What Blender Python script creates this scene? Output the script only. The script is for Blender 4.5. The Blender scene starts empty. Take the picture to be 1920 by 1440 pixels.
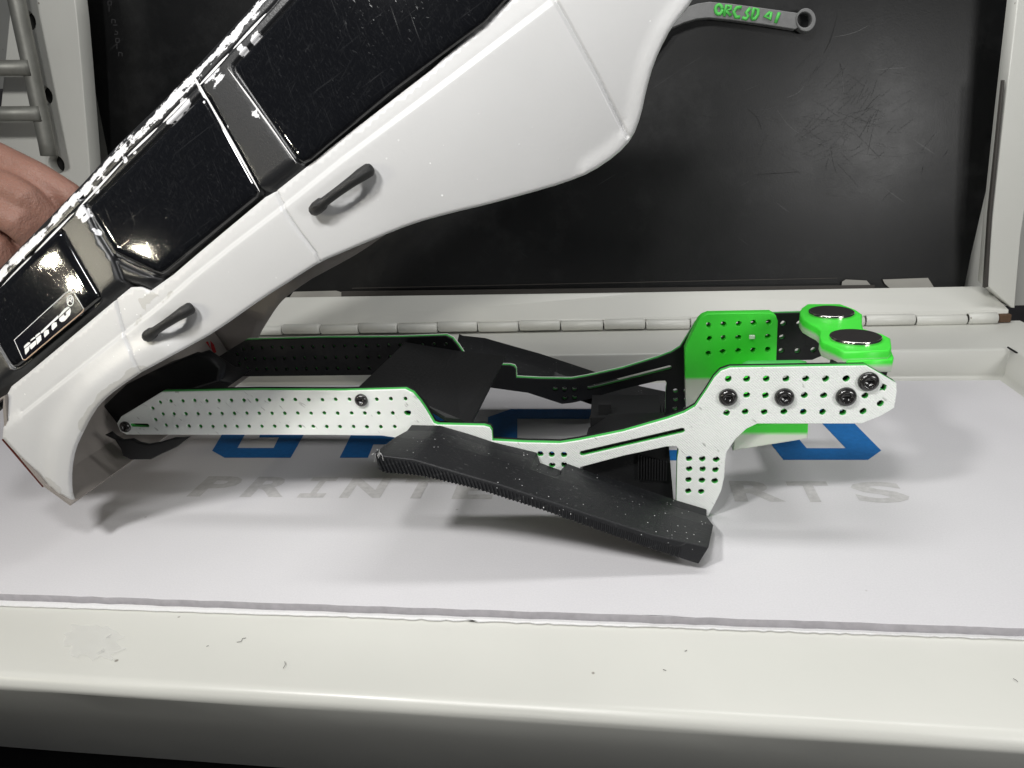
import bpy, bmesh, math, random
import numpy as np
from mathutils import Vector, Matrix, geometry

random.seed(7)
rng = np.random.default_rng(7)
S = bpy.context.scene
COL = S.collection

# ------------------------------------------------------------------ camera
FPX = 1350.0                                   # focal length in pixels of a 1920 px wide picture
Yc = np.array([200, -515, 1350.0]); Yc /= np.linalg.norm(Yc)
Xc = np.array([1, -.008, -.1507]); Xc -= Xc.dot(Yc) * Yc; Xc /= np.linalg.norm(Xc)
Zc = np.cross(Xc, Yc)
CAM = np.array([0, -.25, .15])
cd = bpy.data.cameras.new('camera'); cam = bpy.data.objects.new('camera', cd); COL.objects.link(cam)
cd.sensor_width = 36; cd.lens = 36 * FPX / 1920; cd.clip_start = .005; cd.clip_end = 20
right = Vector((Xc[0], Yc[0], Zc[0])); down = Vector((Xc[1], Yc[1], Zc[1])); fwd = Vector((Xc[2], Yc[2], Zc[2]))
mw = Matrix.Identity(4)
for i in range(3):
    mw[i][0] = right[i]; mw[i][1] = -down[i]; mw[i][2] = -fwd[i]; mw[i][3] = CAM[i]
cam.matrix_world = mw
S.camera = cam

# ------------------------------------------------------------------ room light
W = bpy.data.worlds.new('World'); S.world = W; W.use_nodes = True
W.node_tree.nodes['Background'].inputs[0].default_value = (.80, .88, 1, 1)
W.node_tree.nodes['Background'].inputs[1].default_value = .038
S.view_settings.view_transform = 'Standard'; S.view_settings.look = 'None'
S.view_settings.exposure = .16; S.view_settings.gamma = 1

def area_light(name, loc, target, sx, sy, power, col=(1, 1, 1), shape='RECTANGLE', spread=180):
    l = bpy.data.lights.new(name, 'AREA'); l.shape = shape; l.size = sx
    if shape in ('RECTANGLE', 'ELLIPSE'): l.size_y = sy
    l.energy = power; l.color = col; l.spread = math.radians(spread)
    o = bpy.data.objects.new(name, l); COL.objects.link(o)
    o.location = loc
    o.rotation_euler = (Vector(target) - Vector(loc)).to_track_quat('-Z', 'Y').to_euler()
    return o
area_light('bench_lamp', (-.22, -.268, .385), (-.10, .0, .03), .06, .05, 1.15, (1, .99, .97), 'ELLIPSE')
area_light('bench_lamp', (-.05, -.262, .39), (.0, .02, .03), .06, .05, .52, (1, .99, .97), 'ELLIPSE')
area_light('shelf_lamp', (.12, .11, .47), (.12, .11, .0), .40, .06, .88, (1, .995, .98))
area_light('side_lamp', (.30, -.27, .16), (.10, .05, .08), .10, .09, .52, (1, .99, .97), 'ELLIPSE')

# ------------------------------------------------------------------ pixel -> point helpers
def ray(px, py):
    v = np.array([px - 960, py - 720, FPX]); return np.array([v @ Xc, v @ Yc, v @ Zc])
def at_y(px, py, y):
    r = ray(px, py); return CAM + r * ((y - CAM[1]) / r[1])
def at_z(px, py, z):
    r = ray(px, py); return CAM + r * ((z - CAM[2]) / r[2])
def at_plane(px, py, p0, n):
    r = ray(px, py); return CAM + r * (np.dot(p0 - CAM, n) / np.dot(r, n))
def xz(pts, y):
    return [(lambda q: (q[0], q[2]))(at_y(a, b, y)) for a, b in pts]
def xy(pts, z):
    return [(lambda q: (q[0], q[1]))(at_z(a, b, z)) for a, b in pts]

# ------------------------------------------------------------------ materials
def mat(name, col, rough=.5, metal=0, spec=.5, coat=0, build=None):
    m = bpy.data.materials.new(name); m.use_nodes = True
    nt = m.node_tree; b = nt.nodes['Principled BSDF']
    b.inputs['Base Color'].default_value = (*col, 1); b.inputs['Roughness'].default_value = rough
    b.inputs['Metallic'].default_value = metal; b.inputs['Specular IOR Level'].default_value = spec
    b.inputs['Coat Weight'].default_value = coat
    if build: build(nt, b, col)
    return m
def N(nt, t, **kw):
    n = nt.nodes.new(t)
    for k, v in kw.items():
        if k.startswith('i_'): n.inputs[k[2:].replace('_', ' ')].default_value = v
        else: setattr(n, k, v)
    return n
def coords(nt, scale=(1, 1, 1), rot=(0, 0, 0)):
    g = N(nt, 'ShaderNodeNewGeometry'); v = g.outputs['Position']
    for key, val in (('Rotation', rot), ('Scale', scale)):       # turn first, then stretch along the turned axes
        mp = N(nt, 'ShaderNodeMapping'); mp.inputs[key].default_value = val
        nt.links.new(v, mp.inputs['Vector']); v = mp.outputs[0]
    return v
def noise(nt, vec, scale, detail=3, rough=.55):
    n = N(nt, 'ShaderNodeTexNoise'); n.inputs['Scale'].default_value = scale
    n.inputs['Detail'].default_value = detail; n.inputs['Roughness'].default_value = rough
    nt.links.new(vec, n.inputs['Vector']); return n.outputs['Fac']
def ramp(nt, fac, a, b, inv=False):
    r = N(nt, 'ShaderNodeMapRange', clamp=True); r.inputs['From Min'].default_value = a; r.inputs['From Max'].default_value = b
    if inv: r.inputs['To Min'].default_value = 1; r.inputs['To Max'].default_value = 0
    nt.links.new(fac, r.inputs['Value']); return r.outputs[0]
def math_(nt, op, a, b=None):
    m = N(nt, 'ShaderNodeMath', operation=op)
    for i, v in enumerate((a, b)):
        if v is None: continue
        if isinstance(v, (int, float)): m.inputs[i].default_value = v
        else: nt.links.new(v, m.inputs[i])
    return m.outputs[0]
def mixc(nt, fac, c1, c2):
    m = N(nt, 'ShaderNodeMix', data_type='RGBA')
    if isinstance(fac, (int, float)): m.inputs[0].default_value = fac
    else: nt.links.new(fac, m.inputs[0])
    for i, c in ((6, c1), (7, c2)):
        if isinstance(c, tuple): m.inputs[i].default_value = (*c, 1)
        else: nt.links.new(c, m.inputs[i])
    return m.outputs[2]
def bump(nt, b, h, strength=.3, dist=.0004):
    bp = N(nt, 'ShaderNodeBump'); bp.inputs['Strength'].default_value = strength; bp.inputs['Distance'].default_value = dist
    nt.links.new(h, bp.inputs['Height']); nt.links.new(bp.outputs[0], b.inputs['Normal'])
def specks(nt, density_scale, size, keep, vec=None):
    """scattered dust fluff: voronoi cells, a few of which hold a dot"""
    v = N(nt, 'ShaderNodeTexVoronoi'); v.inputs['Scale'].default_value = density_scale
    if vec is None: vec = coords(nt)
    nt.links.new(vec, v.inputs['Vector'])
    dot = ramp(nt, v.outputs['Distance'], size * .6, size, True)
    sep = N(nt, 'ShaderNodeSeparateColor'); nt.links.new(v.outputs['Color'], sep.inputs[0])
    return math_(nt, 'MULTIPLY', dot, math_(nt, 'GREATER_THAN', sep.outputs[0], keep))
def scratches(nt, rots, along, across, lo, hi):
    out = None
    for r in rots:
        f = ramp(nt, noise(nt, coords(nt, (along, across, across), r), 1, 2, .5), lo, hi)
        out = f if out is None else math_(nt, 'MAXIMUM', out, f)
    return out

def b_enamel(nt, b, col):
    v = coords(nt)
    base = mixc(nt, noise(nt, v, 14, 4), tuple(c * .93 for c in col), tuple(min(1, c * 1.05) for c in col))
    dirt = math_(nt, 'MULTIPLY', specks(nt, 120, .09, .93), .8)
    nt.links.new(mixc(nt, dirt, base, (.16, .14, .11)), b.inputs['Base Color'])
    nt.links.new(ramp(nt, noise(nt, v, 40, 4), .3, .9), b.inputs['Roughness'])
    r = N(nt, 'ShaderNodeMapRange'); r.inputs['To Min'].default_value = .26; r.inputs['To Max'].default_value = .42
    nt.links.new(noise(nt, v, 60, 3), r.inputs['Value']); nt.links.new(r.outputs[0], b.inputs['Roughness'])
    bump(nt, b, noise(nt, v, 900, 3), .12, .0002)
def b_paper(nt, b, col):
    v = coords(nt)
    base = mixc(nt, math_(nt, 'ADD', math_(nt, 'MULTIPLY', noise(nt, v, 25, 5), .5), math_(nt, 'MULTIPLY', ramp(nt, noise(nt, v, 1500, 2, .7), .3, .7), .5)), tuple(c * .90 for c in col), tuple(min(1, c * 1.04) for c in col))
    d = math_(nt, 'MULTIPLY', specks(nt, 90, .06, .95), .5)
    nt.links.new(mixc(nt, d, base, (.3, .28, .26)), b.inputs['Base Color'])
    bump(nt, b, noise(nt, v, 1300, 4, .7), .22, .00025)
def b_print(nt, b, col):             # white 3D print: fine diagonal strands, dark flecks
    v = coords(nt)
    base = mixc(nt, noise(nt, v, 70, 5), tuple(c * .88 for c in col), tuple(min(1, c * 1.08) for c in col))
    f1 = ramp(nt, noise(nt, coords(nt, (520, 300, 170), (0, .75, 0)), 1, 2), .645, .71)
    f2 = ramp(nt, noise(nt, v, 90, 2), .42, .54)
    fl = math_(nt, 'MULTIPLY', f1, f2)
    nt.links.new(mixc(nt, math_(nt, 'MULTIPLY', fl, .45), base, (.14, .14, .13)), b.inputs['Base Color'])
    w = N(nt, 'ShaderNodeTexWave'); w.inputs['Scale'].default_value = 420; w.inputs['Distortion'].default_value = 1.5
    nt.links.new(coords(nt, (1, 0, 1), (0, .8, 0)), w.inputs['Vector'])
    h = math_(nt, 'ADD', math_(nt, 'MULTIPLY', w.outputs['Fac'], .35), noise(nt, v, 700, 4))
    bump(nt, b, h, .42, .0005)
    b.inputs['Subsurface Weight'].default_value = .25
    b.inputs['Subsurface Radius'].default_value = (.8, 1, .8); b.inputs['Subsurface Scale'].default_value = .002
def b_plain_print(nt, b, col):
    v = coords(nt)
    base = mixc(nt, noise(nt, v, 90, 4), tuple(c * .85 for c in col), tuple(min(1, c * 1.1) for c in col))
    nt.links.new(base, b.inputs['Base Color'])
    w = N(nt, 'ShaderNodeTexWave', bands_direction='Z'); w.inputs['Scale'].default_value = 700; w.inputs['Distortion'].default_value = .6
    nt.links.new(coords(nt), w.inputs['Vector'])
    bump(nt, b, math_(nt, 'ADD', math_(nt, 'MULTIPLY', w.outputs['Fac'], .3), noise(nt, v, 600, 3)), .25, .0003)
def b_black_print(nt, b, col):
    v = coords(nt)
    sc = scratches(nt, [(0, .3, 0), (0, .32, .1)], 14, 900, .66, .8)
    base = mixc(nt, math_(nt, 'MULTIPLY', sc, .10), mixc(nt, noise(nt, v, 60, 4), tuple(c * .7 for c in col), tuple(c * 1.35 for c in col)), (.5, .5, .5))
    sp = math_(nt, 'MULTIPLY', specks(nt, 760, .20, .84), ramp(nt, noise(nt, v, 45, 2), .46, .60))
    nt.links.new(mixc(nt, sp, base, (.75, .75, .75)), b.inputs['Base Color'])
    bump(nt, b, math_(nt, 'ADD', noise(nt, coords(nt, (60, 900, 900), (0, .3, 0)), 1, 3), math_(nt, 'MULTIPLY', noise(nt, v, 900, 3), .6)), .25, .0003)
def b_two_tone(nt, b, col):          # print that changes filament: white layers below, green above
    g = N(nt, 'ShaderNodeNewGeometry'); sx = N(nt, 'ShaderNodeSeparateXYZ'); nt.links.new(g.outputs['Position'], sx.inputs[0])
    at = N(nt, 'ShaderNodeAttribute', attribute_name='change_height')
    d = math_(nt, 'SUBTRACT', sx.outputs[2], at.outputs['Fac'])
    f = ramp(nt, d, -.0007, .0009)
    v = coords(nt)
    gcol = mixc(nt, noise(nt, v, 90, 4), tuple(c * .85 for c in col), tuple(min(1, c * 1.1) for c in col))
    nt.links.new(mixc(nt, f, (.60, .64, .56), gcol), b.inputs['Base Color'])
    w = N(nt, 'ShaderNodeTexWave', bands_direction='Z'); w.inputs['Scale'].default_value = 800; w.inputs['Distortion'].default_value = .5
    nt.links.new(v, w.inputs['Vector'])
    bump(nt, b, math_(nt, 'ADD', math_(nt, 'MULTIPLY', w.outputs['Fac'], .3), noise(nt, v, 500, 3)), .22, .0003)
    b.inputs['Subsurface Weight'].default_value = .2
    b.inputs['Subsurface Radius'].default_value = (.4, 1, .4); b.inputs['Subsurface Scale'].default_value = .002
def b_body_white(nt, b, col):
    v = coords(nt)
    base = mixc(nt, noise(nt, v, 18, 5), tuple(c * .86 for c in col), tuple(min(1, c * 1.05) for c in col))
    # scuffed clear film over the rear arch and worn strip: attribute scuff from the builder
    at = N(nt, 'ShaderNodeAttribute', attribute_name='scuff')
    sn = ramp(nt, math_(nt, 'ADD', at.outputs['Fac'], math_(nt, 'MULTIPLY', math_(nt, 'SUBTRACT', noise(nt, v, 130, 5), .5), 1.1)), .50, .56)
    base = mixc(nt, math_(nt, 'MULTIPLY', sn, .55), base, (.42, .41, .38))
    sp = math_(nt, 'MULTIPLY', specks(nt, 460, .18, .82), ramp(nt, noise(nt, v, 28, 3), .50, .64))
    base = mixc(nt, sp, base, (.97, .97, .97))
    dk = math_(nt, 'MULTIPLY', specks(nt, 150, .07, .965), .8)
    base = mixc(nt, dk, base, (.08, .07, .06))
    nt.links.new(base, b.inputs['Base Color'])
    r = N(nt, 'ShaderNodeMapRange'); r.inputs['To Min'].default_value = .30; r.inputs['To Max'].default_value = .46
    nt.links.new(noise(nt, v, 35, 4), r.inputs['Value']); nt.links.new(r.outputs[0], b.inputs['Roughness'])
    h = math_(nt, 'ADD', noise(nt, v, 700, 4, .6), math_(nt, 'ADD', math_(nt, 'MULTIPLY', sn, 1.0), math_(nt, 'MULTIPLY', sp, 5.0)))
    bump(nt, b, h, .16, .0003)
def b_band(nt, b, col):              # black satin paint worn to the white plastic along the roof edge
    v = coords(nt)
    at = N(nt, 'ShaderNodeAttribute', attribute_name='wear')
    n1 = noise(nt, coords(nt, (1, 1, 1)), 230, 8, .7); n2 = noise(nt, coords(nt, (60, 420, 420), (0, .66, 0)), 1, 5, .65)
    nn = math_(nt, 'ADD', math_(nt, 'MULTIPLY', n1, .5), math_(nt, 'MULTIPLY', n2, .5))
    w = math_(nt, 'ADD', at.outputs['Fac'], math_(nt, 'MULTIPLY', math_(nt, 'SUBTRACT', nn, .5), 2.1))
    f = ramp(nt, w, .60, .62)
    base = mixc(nt, noise(nt, v, 40, 4), tuple(c * .8 for c in col), tuple(c * 1.3 for c in col))
    nt.links.new(mixc(nt, f, base, (.74, .74, .76)), b.inputs['Base Color'])
    h = math_(nt, 'ADD', noise(nt, v, 1500, 3, .6), math_(nt, 'MULTIPLY', f, -1.5))
    bump(nt, b, h, .18, .0003)
def b_glass(nt, b, col):             # painted lexan window: gloss, scratched in every direction
    v = coords(nt)
    s1 = scratches(nt, [(0, -.9, 0), (0, -1.25, .2), (0, -.6, -.2), (0, .5, 0)], 30, 1500, .67, .82)
    s2 = math_(nt, 'MULTIPLY', scratches(nt, [(0, -1.0, .0), (0, -.5, 0)], 10, 800, .74, .77), ramp(nt, noise(nt, v, 22, 2), .55, .65))
    s3 = scratches(nt, [(0, -1.0, 0), (0, -1.3, .1), (0, -.7, 0), (0, .9, 0)], 80, 2300, .60, .80)
    sp = specks(nt, 520, .13, .985)
    f = math_(nt, 'ADD', math_(nt, 'ADD', math_(nt, 'MULTIPLY', s1, .022), math_(nt, 'MULTIPLY', s3, .012)), math_(nt, 'MAXIMUM', math_(nt, 'MULTIPLY', s2, .03), math_(nt, 'MULTIPLY', sp, .08)))
    nt.links.new(mixc(nt, f, col, (.75, .77, .80)), b.inputs['Base Color'])
    r = N(nt, 'ShaderNodeMapRange'); r.inputs['To Min'].default_value = .05; r.inputs['To Max'].default_value = .40
    nt.links.new(math_(nt, 'MULTIPLY', s1, .45), r.inputs['Value']); nt.links.new(r.outputs[0], b.inputs['Roughness'])
    bump(nt, b, math_(nt, 'ADD', s1, noise(nt, v, 90, 2)), .012, .0003)
def b_board(nt, b, col):
    v = coords(nt)
    n = ramp(nt, noise(nt, coords(nt, (1, 1, 1)), 22, 6, .75), .52, .78)
    sc = scratches(nt, [(0, .5, 0), (0, 2.5, 0)], 14, 420, .74, .80)
    f = math_(nt, 'ADD', math_(nt, 'MULTIPLY', n, .022), math_(nt, 'MULTIPLY', sc, .05))
    nt.links.new(mixc(nt, f, col, (.7, .7, .7)), b.inputs['Base Color'])
    r = N(nt, 'ShaderNodeMapRange'); r.inputs['To Min'].default_value = .29; r.inputs['To Max'].default_value = .46
    nt.links.new(noise(nt, v, 26, 5, .7), r.inputs['Value']); nt.links.new(r.outputs[0], b.inputs['Roughness'])
    bump(nt, b, noise(nt, v, 1100, 3), .10, .0003)
def b_rough(scale, amt, dist=.0004):
    def f(nt, b, col):
        v = coords(nt)
        nt.links.new(mixc(nt, noise(nt, v, scale, 5), tuple(c * .72 for c in col), tuple(min(1, c * 1.25) for c in col)), b.inputs['Base Color'])
        bump(nt, b, noise(nt, v, scale * 12, 4), amt, dist)
    return f
def b_skin(nt, b, col):
    v = coords(nt)
    nt.links.new(mixc(nt, noise(nt, v, 60, 5), (.26, .135, .10), (.40, .215, .165)), b.inputs['Base Color'])
    cr = noise(nt, coords(nt, (60, 260, 120), (0, .5, .2)), 1, 4, .6)
    bump(nt, b, math_(nt, 'ADD', cr, math_(nt, 'MULTIPLY', noise(nt, v, 1200, 3), .4)), .6, .0016)
    b.inputs['Subsurface Weight'].default_value = .15; b.inputs['Subsurface Radius'].default_value = (1, .35, .2)
    b.inputs['Subsurface Scale'].default_value = .004
def b_galv(nt, b, col):
    v = coords(nt)
    nt.links.new(mixc(nt, noise(nt, v, 90, 5), (.16, .16, .14), (.36, .36, .33)), b.inputs['Base Color'])
    bump(nt, b, noise(nt, v, 400, 4), .2, .0003)

M = dict(
    enamel=mat('cream_enamel', (.66, .66, .615), .35, build=b_enamel),
    paper=mat('white_paper', (.67, .66, .68), .85, spec=.2, build=b_paper),
    paper2=mat('under_paper', (.78, .78, .78), .85, spec=.2, build=b_paper),
    blue=mat('blue_print', (.010, .145, .43), .6, spec=.3, build=b_rough(400, .08)),
    greyprint=mat('grey_print', (.53, .52, .52), .75, spec=.2, build=b_rough(400, .08)),
    pwhite=mat('white_filament', (.87, .92, .87), .52, build=b_print),
    pgreen=mat('green_filament', (.075, .50, .10), .45, build=b_plain_print),
    pblack=mat('black_filament', (.0065, .0068, .0075), .55, spec=.35, build=b_plain_print),
    two=mat('green_over_white_filament', (.07, .82, .06), .42, build=b_two_tone),
    slider=mat('black_slider_print', (.011, .0115, .013), .50, spec=.4, build=b_black_print),
    pgrey=mat('grey_filament', (.17, .17, .17), .5, build=b_rough(200, .35)),
    lettergreen=mat('green_lettering', (.08, .52, .08), .5, build=b_rough(300, .1)),
    bodywhite=mat('white_body_shell', (.64, .64, .64), .38, coat=0, build=b_body_white),
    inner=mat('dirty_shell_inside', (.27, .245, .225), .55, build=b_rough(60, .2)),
    band=mat('worn_black_paint', (.014, .0145, .016), .37, spec=.6, build=b_band),
    glass=mat('scratched_black_window', (.0045, .0048, .006), .15, coat=.3, build=b_glass),
    decal=mat('black_sticker', (.006, .006, .009), .12, spec=.2, build=b_rough(300, .05)),
    decalwhite=mat('white_sticker_print', (.85, .85, .86), .5, build=b_rough(300, .03)),
    decaltan=mat('tan_sticker_edge', (.42, .29, .20), .6, build=b_rough(300, .1)),
    handle=mat('black_door_handle', (.012, .012, .012), .42, build=b_rough(500, .5)),
    steel=mat('black_oxide_steel', (.018, .017, .017), .20, metal=.0, spec=.9, build=b_rough(300, .06)),
    magtop=mat('dark_magnet_face', (.035, .032, .032), .42, metal=.4, build=b_rough(150, .12)),
    magside=mat('nickel_magnet_edge', (.75, .73, .68), .12, metal=1, build=b_rough(300, .03)),
    board=mat('black_board', (.0022, .0024, .0027), .5, spec=.5, build=b_board),
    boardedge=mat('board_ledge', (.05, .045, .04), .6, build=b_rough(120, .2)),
    red=mat('red_ink', (.50, .02, .025), .6, build=b_rough(300, .2)),
    lamp_red=mat('red_lamp_lens', (.07, .010, .006), .3, build=b_rough(300, .1)),
    skin=mat('skin', (.45, .23, .16), .5, build=b_skin),
    galv=mat('dull_galvanised_steel', (.25, .25, .23), .5, metal=.5, build=b_galv),
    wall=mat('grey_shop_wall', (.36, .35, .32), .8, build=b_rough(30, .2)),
    darkgrey=mat('dark_grey_cloth', (.075, .072, .078), .9, build=b_rough(60, .4)),
    hole=mat('flat_black', (.006, .006, .006), .7, build=b_rough(200, .2)),
    orange=mat('orange_plastic', (.36, .13, .04), .5, build=b_rough(80, .1)),
    table=mat('dark_bench_top', (.012, .012, .013), .5, build=b_rough(60, .3)),
    wornwhite=mat('bare_white_plastic', (.74, .74, .75), .5, build=b_rough(200, .1)),
    tape=mat('clear_tape', (.9, .9, .9), .12, build=b_rough(300, .05)),
)
M['tape'].node_tree.nodes['Principled BSDF'].inputs['Alpha'].default_value = .16

# ------------------------------------------------------------------ object helpers
def link(o, parent=None):
    COL.objects.link(o)
    if parent is not None:
        o.parent = parent
        r = parent
        while r.parent: r = r.parent
        # geometry is written in world coordinates: shift to the root's base
        L = Vector(r.location)
        if o.data is not None and not o.data.get('shifted'):
            o.data.transform(Matrix.Translation(-L)); o.data['shifted'] = 1
    return o
def thing(name, label, cat, loc, group=None):
    o = bpy.data.objects.new(name, None); COL.objects.link(o); o.location = loc
    o.empty_display_size = .01
    o['label'] = label; o['category'] = cat
    if group: o['group'] = group
    return o
def obj(name, verts, faces, m, parent=None, smooth=False, kind=None):
    me = bpy.data.meshes.new(name); me.from_pydata([tuple(map(float, v)) for v in verts], [], faces); me.update()
    me.materials.append(m)
    if smooth:
        for p in me.polygons: p.use_smooth = True
    o = bpy.data.objects.new(name, me)
    if kind: o['kind'] = kind
    return link(o, parent)
def clean_normals(me):
    bm = bmesh.new(); bm.from_mesh(me); bmesh.ops.recalc_face_normals(bm, faces=bm.faces); bm.to_mesh(me); bm.free()
def curve_mesh(name, outline, holes, thick, bevel):
    c = bpy.data.curves.new(name, 'CURVE'); c.dimensions = '2D'; c.fill_mode = 'BOTH'
    c.extrude = max(thick / 2 - bevel, 0); c.bevel_depth = bevel; c.bevel_resolution = 1; c.offset = -bevel
    for pts in [outline] + list(holes):
        s = c.splines.new('POLY'); s.points.add(len(pts) - 1); s.use_cyclic_u = True
        for p, (a, b) in zip(s.points, pts): p.co = (a * 100, b * 100, 0, 1)
    c.extrude *= 100; c.bevel_depth *= 100; c.offset *= 100
    o = bpy.data.objects.new(name, c); COL.objects.link(o)
    dg = bpy.context.evaluated_depsgraph_get()
    me = bpy.data.meshes.new_from_object(o.evaluated_get(dg))
    bpy.data.objects.remove(o); bpy.data.curves.remove(c)
    me.transform(Matrix.Scale(.01, 4)); me.name = name
    return me
def plate_xz(name, outline, y0, y1, m, parent, holes=(), bevel=.0002):
    """outline in (x, z), solid between y0 (towards the camera) and y1"""
    me = curve_mesh(name, outline, holes, abs(y1 - y0), bevel)
    me.transform(Matrix(((1, 0, 0, 0), (0, 0, -1, (y0 + y1) / 2), (0, 1, 0, 0), (0, 0, 0, 1))))
    me.materials.clear(); me.materials.append(m)
    return link(bpy.data.objects.new(name, me), parent)
def plate_xy(name, outline, z0, z1, m, parent=None, holes=(), bevel=.0002):
    me = curve_mesh(name, outline, holes, abs(z1 - z0), bevel)
    me.transform(Matrix.Translation((0, 0, (z0 + z1) / 2)))
    me.materials.clear(); me.materials.append(m)
    return link(bpy.data.objects.new(name, me), parent)
def circle(c, r, n=10, ph=.3, wob=0):
    return [(c[0] + r * (1 + wob * random.uniform(-1, 1)) * math.cos(ph + 2 * math.pi * i / n), c[1] + r * (1 + wob * random.uniform(-1, 1)) * math.sin(ph + 2 * math.pi * i / n)) for i in range(n)]
def extrude_profile(name, prof, x0, x1, m, parent=None, nx=2, smooth=False, jit=0):
    """prof = (y, z) list, swept along x"""
    V, Fc = [], []
    xs = np.linspace(x0, x1, nx)
    for x in xs:
        for y, z in prof: V.append((x, y + random.uniform(-jit, jit), z))
    n = len(prof)
    for i in range(nx - 1):
        for j in range(n - 1):
            a = i * n + j; Fc.append((a, a + n, a + n + 1, a + 1))
    return obj(name, V, Fc, m, parent, smooth)
def box(name, a, b, m, parent=None, bevel=.0004, kind=None):
    bm = bmesh.new(); bmesh.ops.create_cube(bm, size=1)
    for v in bm.verts:
        v.co = Vector([(a[i] + b[i]) / 2 + v.co[i] * (b[i] - a[i]) for i in range(3)])
    if bevel: bmesh.ops.bevel(bm, geom=list(bm.edges), offset=bevel, segments=2, affect='EDGES', profile=.6)
    me = bpy.data.meshes.new(name); bm.to_mesh(me); bm.free(); me.materials.append(m)
    o = bpy.data.objects.new(name, me)
    if kind: o['kind'] = kind
    return link(o, parent)
def tube(pts, r, n=10, caps=True, ellipse=None):
    """returns verts, faces; r is a radius or a list; ellipse = (side vector, ratio)"""
    P = [np.array(p, float) for p in pts]; V, Fc = [], []
    up = np.array([0.0, 1.0, 0.0])
    for i, p in enumerate(P):
        t = P[min(i + 1, len(P) - 1)] - P[max(i - 1, 0)]; t /= np.linalg.norm(t)
        a = np.cross(t, up)
        if np.linalg.norm(a) < 1e-3: a = np.cross(t, [1.0, 0, 0])
        a /= np.linalg.norm(a); b = np.cross(t, a)
        rr = r[i] if hasattr(r, '__len__') else r
        for k in range(n):
            th = 2 * math.pi * k / n
            V.append(p + rr * (math.cos(th) * a + math.sin(th) * (ellipse or 1) * b))
    for i in range(len(P) - 1):
        for k in range(n):
            Fc.append((i * n + k, i * n + (k + 1) % n, (i + 1) * n + (k + 1) % n, (i + 1) * n + k))
    if caps:
        Fc.append(tuple(range(n))[::-1]); Fc.append(tuple(range((len(P) - 1) * n, len(P) * n)))
    return V, Fc
def resample(pts, step):
    pts = np.array(pts, float); out = []
    for i in range(len(pts) - 1):
        n = max(1, int(np.linalg.norm(pts[i + 1] - pts[i]) / step))
        for k in range(n): out.append(pts[i] + (pts[i + 1] - pts[i]) * k / n)
    out.append(pts[-1]); return np.array(out)
def smooth_line(pts, it=2):
    P = np.array(pts, float)
    for _ in range(it):
        Q = [P[0]]
        for i in range(len(P) - 1): Q += [P[i] * .75 + P[i + 1] * .25, P[i] * .25 + P[i + 1] * .75]
        Q.append(P[-1]); P = np.array(Q)
    return P
def dist_line(P, line):
    """distance of points P (n,2) to a polyline, and signed side of the nearest segment"""
    line = np.array(line, float); best = np.full(len(P), 1e9)
    for a, b in zip(line[:-1], line[1:]):
        d = b - a; L = d @ d
        if L < 1e-16: continue
        t = np.clip(((P - a) @ d) / L, 0, 1)
        q = P - (a + t[:, None] * d); best = np.minimum(best, np.sqrt((q ** 2).sum(1)))
    return best
def inside(P, poly):
    poly = np.array(poly); r = np.zeros(len(P), bool); n = len(poly)
    for i in range(n):
        x1, y1 = poly[i]; x2, y2 = poly[(i + 1) % n]
        c = ((y1 > P[:, 1]) != (y2 > P[:, 1])) & (P[:, 0] < (x2 - x1) * (P[:, 1] - y1) / (y2 - y1 + 1e-15) + x1)
        r ^= c
    return r
def field(outline, step, lines=(), offs=(0,)):
    """triangulated sheet filling an outline in plane coordinates, with denser points along given lines"""
    out = resample(list(outline) + [outline[0]], min(step, .0007) if lines else step)[:-1]
    lo, hi = out.min(0), out.max(0)
    gx, gy = np.meshgrid(np.arange(lo[0], hi[0], step), np.arange(lo[1], hi[1], step))
    gx = gx + (np.arange(gx.shape[0]) % 2)[:, None] * step / 2
    G = np.stack([gx.ravel(), gy.ravel()], 1)
    ex = []
    for ln in lines:
        q = resample(ln, .00045)
        t = np.gradient(q, axis=0); t /= np.linalg.norm(t, axis=1)[:, None] + 1e-12
        nn = np.stack([-t[:, 1], t[:, 0]], 1)
        for o in offs: ex.append(q + nn * o)
    G = G[inside(G, out)]; G = G[dist_line(G, np.vstack([out, out[:1]])) > step * .45]
    for ln in lines: G = G[dist_line(G, ln) > max(offs) + step * .3] if len(offs) > 1 else G
    if ex:
        E = np.vstack(ex); E = E[inside(E, out)]; E = E[dist_line(E, np.vstack([out, out[:1]])) > .00018]; G = np.vstack([G, E])
    V = np.vstack([out, G]); K = 1000.0
    r = geometry.delaunay_2d_cdt([Vector(v * K) for v in V], [], [list(range(len(out)))], 1, 1e-5)
    return np.array([(v.x / K, v.y / K) for v in r[0]]), [tuple(f) for f in r[2]]
def set_attr(o, name, vals):
    a = o.data.attributes.new(name, 'FLOAT', 'POINT'); a.data.foreach_set('value', np.asarray(vals, dtype=np.float32))
def sstep(x, a, b):
    t = np.clip((x - a) / (b - a), 0, 1); return t * t * (3 - 2 * t)

# ================================================================== SETTING
bench = plate_xy('bench_top', [(-1.2, -.5), (1.2, -.5), (1.2, 1.0), (-1.2, 1.0)], -.092, -.082, M['table']); bench['kind'] = 'structure'

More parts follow.
